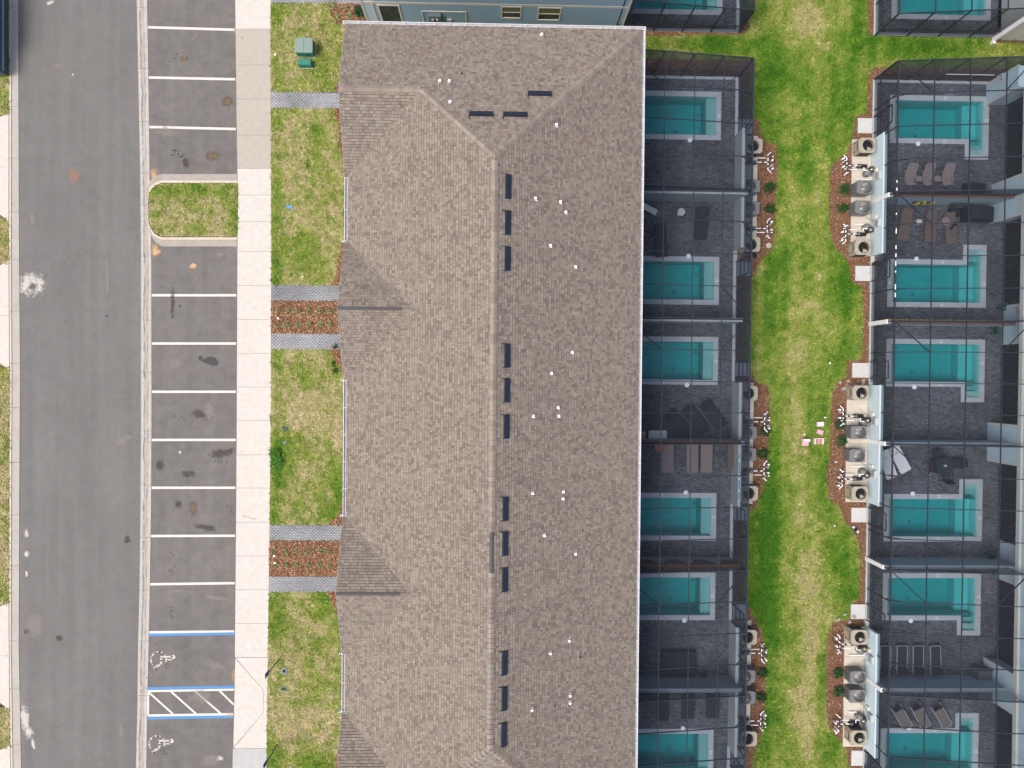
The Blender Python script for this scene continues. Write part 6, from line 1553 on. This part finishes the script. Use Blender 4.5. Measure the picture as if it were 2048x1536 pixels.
def covered(px, py, w, d, h, lab, name='covered_grill', cat='covered grill', seed=1, m='cover_black'):
    rr = random.Random(seed); bm = bmesh.new(); bmesh.ops.create_cube(bm, size=1); bmesh.ops.subdivide_edges(bm, edges=bm.edges[:], cuts=7, use_grid_fill=True)
    for v in bm.verts:
        x, y, z = v.co; k = 1+.10*z; fl = (.5-z)
        nse = math.sin(x*23+seed)*math.cos(y*19)*.03
        v.co = Vector((x*w*(1-.12*max(0, z)**2*4*abs(x))+nse*fl, y*d*(1-.1*max(0, z)*abs(y)*4)+nse*fl*1.3, (z+.5)*h*(1-.22*(abs(x)*2)**4)+rr.uniform(-.008, .008)))
    me = bpy.data.meshes.new('cloth_cover'); bm.to_mesh(me); bm.free()
    for q in me.polygons: q.use_smooth = True
    p = on_deck(px, py, h); r = thing(name, lab, cat, p, -.05); link('cloth_cover', me, m, r)
    for a in (-1, 1): part('leg', MB().bb(a*w*.35-.03, a*w*.35+.03, -.05, .05, -.01, .2), 'rubber', r)
    return r
covered(1968.5, 425, 1.55, .86, 1.0, 'large black covered grill beside the pale pier, right row second terrace')
covered(1913, 423, .62, .46, .35, 'black kidney shaped cushion above the round brown table', 'cushion', 'cushion', 3)
covered(1956, 373, 1.2, .5, .6, 'low black covered heap along the first party wall, right row', 'covered_heap', 'covered heap', 5)
r = thing('towel', 'black towel thrown on the right brown lounger', 'towel', (*on_deck(1906, 452, .4)[:2], ZD+.36), -.6)
part('cloth', MB().box((0, 0, .02), (.12, .5, .05)).box((.05, .2, .02), (.2, .2, .05), .5), 'cover_black', r)
# patio set
p = on_deck(1888, 931, .7); r = thing('patio_table', 'square dark glass patio table in the middle of four chairs, right row fourth terrace', 'table', p, R_(8))
part('tabletop', MB().prism(rrect(.92, .92, .08), .70, .73), 'glass_table', r); part('rim', MB().bb(-.47, .47, .43, .46, .68, .71).bb(-.47, .47, -.46, -.43, .68, .71), 'rubber', r)
for a in (-1, 1):
    for b in (-1, 1): part('leg', MB().bb(a*.4-.02, a*.4+.02, b*.4-.02, b*.4+.02, 0, .7), 'rubber', r)
r = thing('candle_jar', 'small white jar on the dark glass patio table', 'jar', (p[0]+.02, p[1], ZD+.73)); part('body', MB().box((0, 0, .06), (.09, .12, .12)), 'table_cream', r); part('wick_lid', MB().box((0, 0, .13), (.06, .08, .02)), 'plastic_white', r)
def patio_chair():
    r = thing('patio_chair', 'x', 'chair')
    part('seat', MB().bb(-.25, .25, -.24, .24, .42, .45), 'sling_black', r); part('backrest', MB().add([(-.25, .24, .45), (.25, .24, .45), (.25, .40, .95), (-.25, .40, .95), (-.25, .27, .43), (.25, .27, .43), (.25, .43, .93), (-.25, .43, .93)], [(0, 1, 2, 3), (7, 6, 5, 4), (3, 2, 6, 7), (0, 3, 7, 4), (1, 5, 6, 2)]), 'sling_black', r)
    for a in (-1, 1):
        part('armrest', MB().bb(a*.28-.02, a*.28+.02, -.22, .32, .64, .67), 'rubber', r)
        for b in (-.2, .26): part('leg', MB().bb(a*.28-.015, a*.28+.015, b-.015, b+.015, 0, .64), 'rubber', r)
    return r
PC = stock(patio_chair)
for x, y, rz, l in ((1875, 911, .35, 'above'), (1866, 934, R_(88), 'left of'), (1911, 927, R_(-80), 'right of'), (1892, 952, R_(188), 'below')): PC(on_deck(x, y, .45), rz, f'black metal patio chair {l} the dark glass table', 'patio chairs round the glass table')
PC(on_deck(1921, 1368, .45), R_(-95), 'black chair tucked beside the wooden crate, right row fifth terrace')
item('crate', 'crate', 'tan wooden crate beside the fifth party wall, right row', 1901, 1362, [('side_board', MB().bb(-.23, .23, -.28, .28, 0, .5), 'wood_tan'), ('top_board', MB().bb(-.25, .25, -.3, .3, .5, .53), 'wood_tan')], ZD)
item('games_table', 'games table', 'large grey covered games table at the house side, right row fifth terrace', 1974, 1361, [('cover', MB().box((0, 0, .42), (2.2, 1.95, .72), 0, taper=.97), 'cover_grey'), ('net_bar', MB().bb(-1.1, .9, .92, 1.0, .78, .84), 'rubber')], ZD)
def hose(m):
    r = thing('hose_reel', 'x', 'hose reel')
    for k, (rr, zz) in enumerate(((.20, .25), (.17, .30), (.22, .35))):
        mb = MB(); mb.tube([(rr*math.cos(6.283*t/18), rr*math.sin(6.283*t/18), zz) for t in range(19)], .035, 6, caps=False); part('hose_coil', mb, m, r, smooth=True)
    part('reel_frame', MB().bb(-.05, .05, -.24, .24, 0, .42).bb(-.2, .2, -.03, .03, .2, .26), 'rubber', r)
    part('crank', MB().tube([(.05, -.2, .4), (.3, -.28, .42)], .015, 5), 'rubber', r); return r
HR = stock(hose, 'hose_green')
HR(on_deck(1991, 660), 0, 'dark green hose reel at the third terrace pier, right row', 'hose reels'); HR(on_deck(1983, 1112), 1., 'dark green hose reel above the fourth party wall, right row', 'hose reels'); HR(on_deck(2008, 613), 2., 'dark hose reel on the pale pier above the second party wall, right row', 'hose reels')
r = thing('hose_coil', 'bright green coiled hose at the top right pier', 'hose', on_deck(2012, 155, .9))
for k in range(2): mb = MB(); mb.tube([(.27*math.cos(6.283*t/20), .14*math.sin(6.283*t/20), .9+.07*k) for t in range(21)], .045, 6, caps=False); part('coil', mb, 'hose_green', r)
def notice(px, py, lab, x):
    y = gy(px, py, 1.2); r = thing('notice_board', lab, 'notice', (x, y, 1.0)); part('panel', MB().bb(-.02, 0, -.22, .22, 0, .5), 'plastic_white', r)
    rr = random.Random(2)
    for a in range(3):
        for b in range(3): part('printed_square', MB().bb(-.024, -.02, -.18+b*.13, -.08+b*.13, .05+a*.15, .15+a*.15), rr.choice(('pink', 'siding_blue', 'navy_paint')), r)
notice(2034, 620, 'small printed pool notice on the pale pier, right row second terrace', GB-.03); notice(2044, 158, 'small printed pool notice on the top right pier', GB-1.22)
item('lanai_chair', 'chair', 'pale chair in the shade of the glass wall, right row second terrace', 2024, 511, [('seat', MB().bb(-.25, .22, -.24, .24, .4, .45), 'filter_grey'), ('backrest', MB().bb(.22, .30, -.24, .24, .45, .9), 'plastic_white'), ('leg', MB().bb(-.2, -.15, -.2, .2, 0, .4), 'filter_grey'), ('leg', MB().bb(.15, .2, -.2, .2, 0, .4), 'filter_grey')], ZD)
# toys along the party walls
r = thing('toy_garland', 'yellow and dark toys leaning along the first party wall, right row', 'toys', (0, 0, 0)); rr = random.Random(8); yb = DIV[1]-.14
for k in range(9): x = gx(1830+k*4.7, 397, .9); part('toy', MB().box((x, yb-rr.uniform(0, .05), .75+rr.uniform(-.1, .15)), (.13, .12, .22), rr.random()), 'yellow' if k % 3 else 'leaf_dark', r)
r = thing('pool_toy', 'dark green flat toy on the first party wall, right row', 'toy', (gx(1925, 395, .8), yb-.02, .5)); part('body', MB().bb(-.6, .6, -.08, 0, 0, .35), 'leaf_dark', r); part('rim', MB().bb(-.45, .45, -.1, -.08, .1, .2), 'navy_paint', r)
r = thing('light_garland', 'thin row of yellow leaves along the second party wall, right row', 'garland', (0, 0, 0))
for k in range(34):
    x = gx(1773+k*6.3, 633, 2.0)+rr.uniform(-.05, .05); part('garland_leaf', MB().box((x, DIV[2]+.12, 1.98), (rr.uniform(.05, .18), .05, .03), rr.uniform(-.3, .3)), 'yellow', r)
r = thing('bark_strip', 'orange bark scraps along the fourth party wall, right row', 'debris', (0, 0, 0))
for k, (x, w) in enumerate(((1819, .2), (1838, .3), (1918, .8), (1932, .7), (1902, .3))): p = g(x, 1121, .06); part('bark_piece', MB().box((p.x, DIV[4]+.14, .07), (w, .09, .04)), 'wood_tan', r)
# rust-coloured panels on the north face of party wall 4, left row
r = thing('woven_panel', 'rust brown zigzag cloth hung on the fourth party wall, left row', 'wall hanging', (0, 0, 0)); yb = DIV[4]+.13
for k in range(4):
    x = CA-6.2+k*1.62; part('cloth', MB().add([(x, yb, 1.9), (x+1.55, yb, 1.9), (x+1.05, yb, .9), (x+.45, yb, .9), (x, yb-.02, 1.9), (x+1.55, yb-.02, 1.9), (x+1.05, yb-.02, .9), (x+.45, yb-.02, .9)], [(3, 2, 1, 0), (4, 5, 6, 7), (0, 1, 5, 4), (1, 2, 6, 5), (2, 3, 7, 6), (3, 0, 4, 7)]), 'cap_rust', r)

# ------------------------------------------------------------------ the dark blue vehicle cut by the left frame edge
p = g(16.5, 75, 0)
r = thing('parked_van', 'dark blue van parked on the verge, only its flank shows at the top left edge', 'van', (p.x-1.0, p.y+.1, -.02))
prof = [(-2.35, .25), (-2.35, .9), (-2.2, 1.15), (-1.55, 1.3), (-.95, 2.1), (-.6, 2.35), (2.3, 2.38), (2.38, 2.2), (2.38, .25)]
vs = [(sx*(1.0 if z < 1.3 else .92), y, z) for sx in (-1, 1) for y, z in prof]; n = len(prof)
part('body', MB().add(vs, [list(range(n)), list(range(n, 2*n))[::-1]]+[(i, n+i, n+(i+1) % n, (i+1) % n) for i in range(n)]), 'navy_paint', r)
part('side_skirt', MB().bb(.9, 1.01, -2.2, 2.3, .12, .3), 'navy_paint', r); part('side_moulding', MB().bb(.99, 1.025, -2.2, 2.3, .42, .52), 'chrome_trim', r)
part('side_window', MB().bb(.93, .965, -.7, .3, 1.45, 2.0), 'tinted_glass', r); part('windscreen', MB().add([(-.8, -1.5, 1.36), (.8, -1.5, 1.36), (.75, -1.0, 2.05), (-.75, -1.0, 2.05), (-.8, -1.54, 1.36), (.8, -1.54, 1.36), (.75, -1.04, 2.05), (-.75, -1.04, 2.05)], [(4, 5, 6, 7), (3, 2, 1, 0), (0, 1, 5, 4), (1, 2, 6, 5), (2, 3, 7, 6), (3, 0, 4, 7)]), 'tinted_glass', r)
for sx in (-1, 1):
    for sy in (-1.45, 1.5):
        w_ = part('wheel', MB().tube([(sx*.66, sy, .33), (sx*.88, sy, .33)], .33, 20), 'rubber', r); part('rim', MB().tube([(sx*.87, sy, .33), (sx*.885, sy, .33)], .2, 14), 'chrome_trim', w_)
    part('headlight', MB().bb(sx*.7-.15, sx*.7+.15, -2.38, -2.33, .7, .86), 'vent_white', r); part('door_mirror', MB().box((sx*1.05, -.85, 1.4), (.16, .1, .22)), 'navy_paint', r)
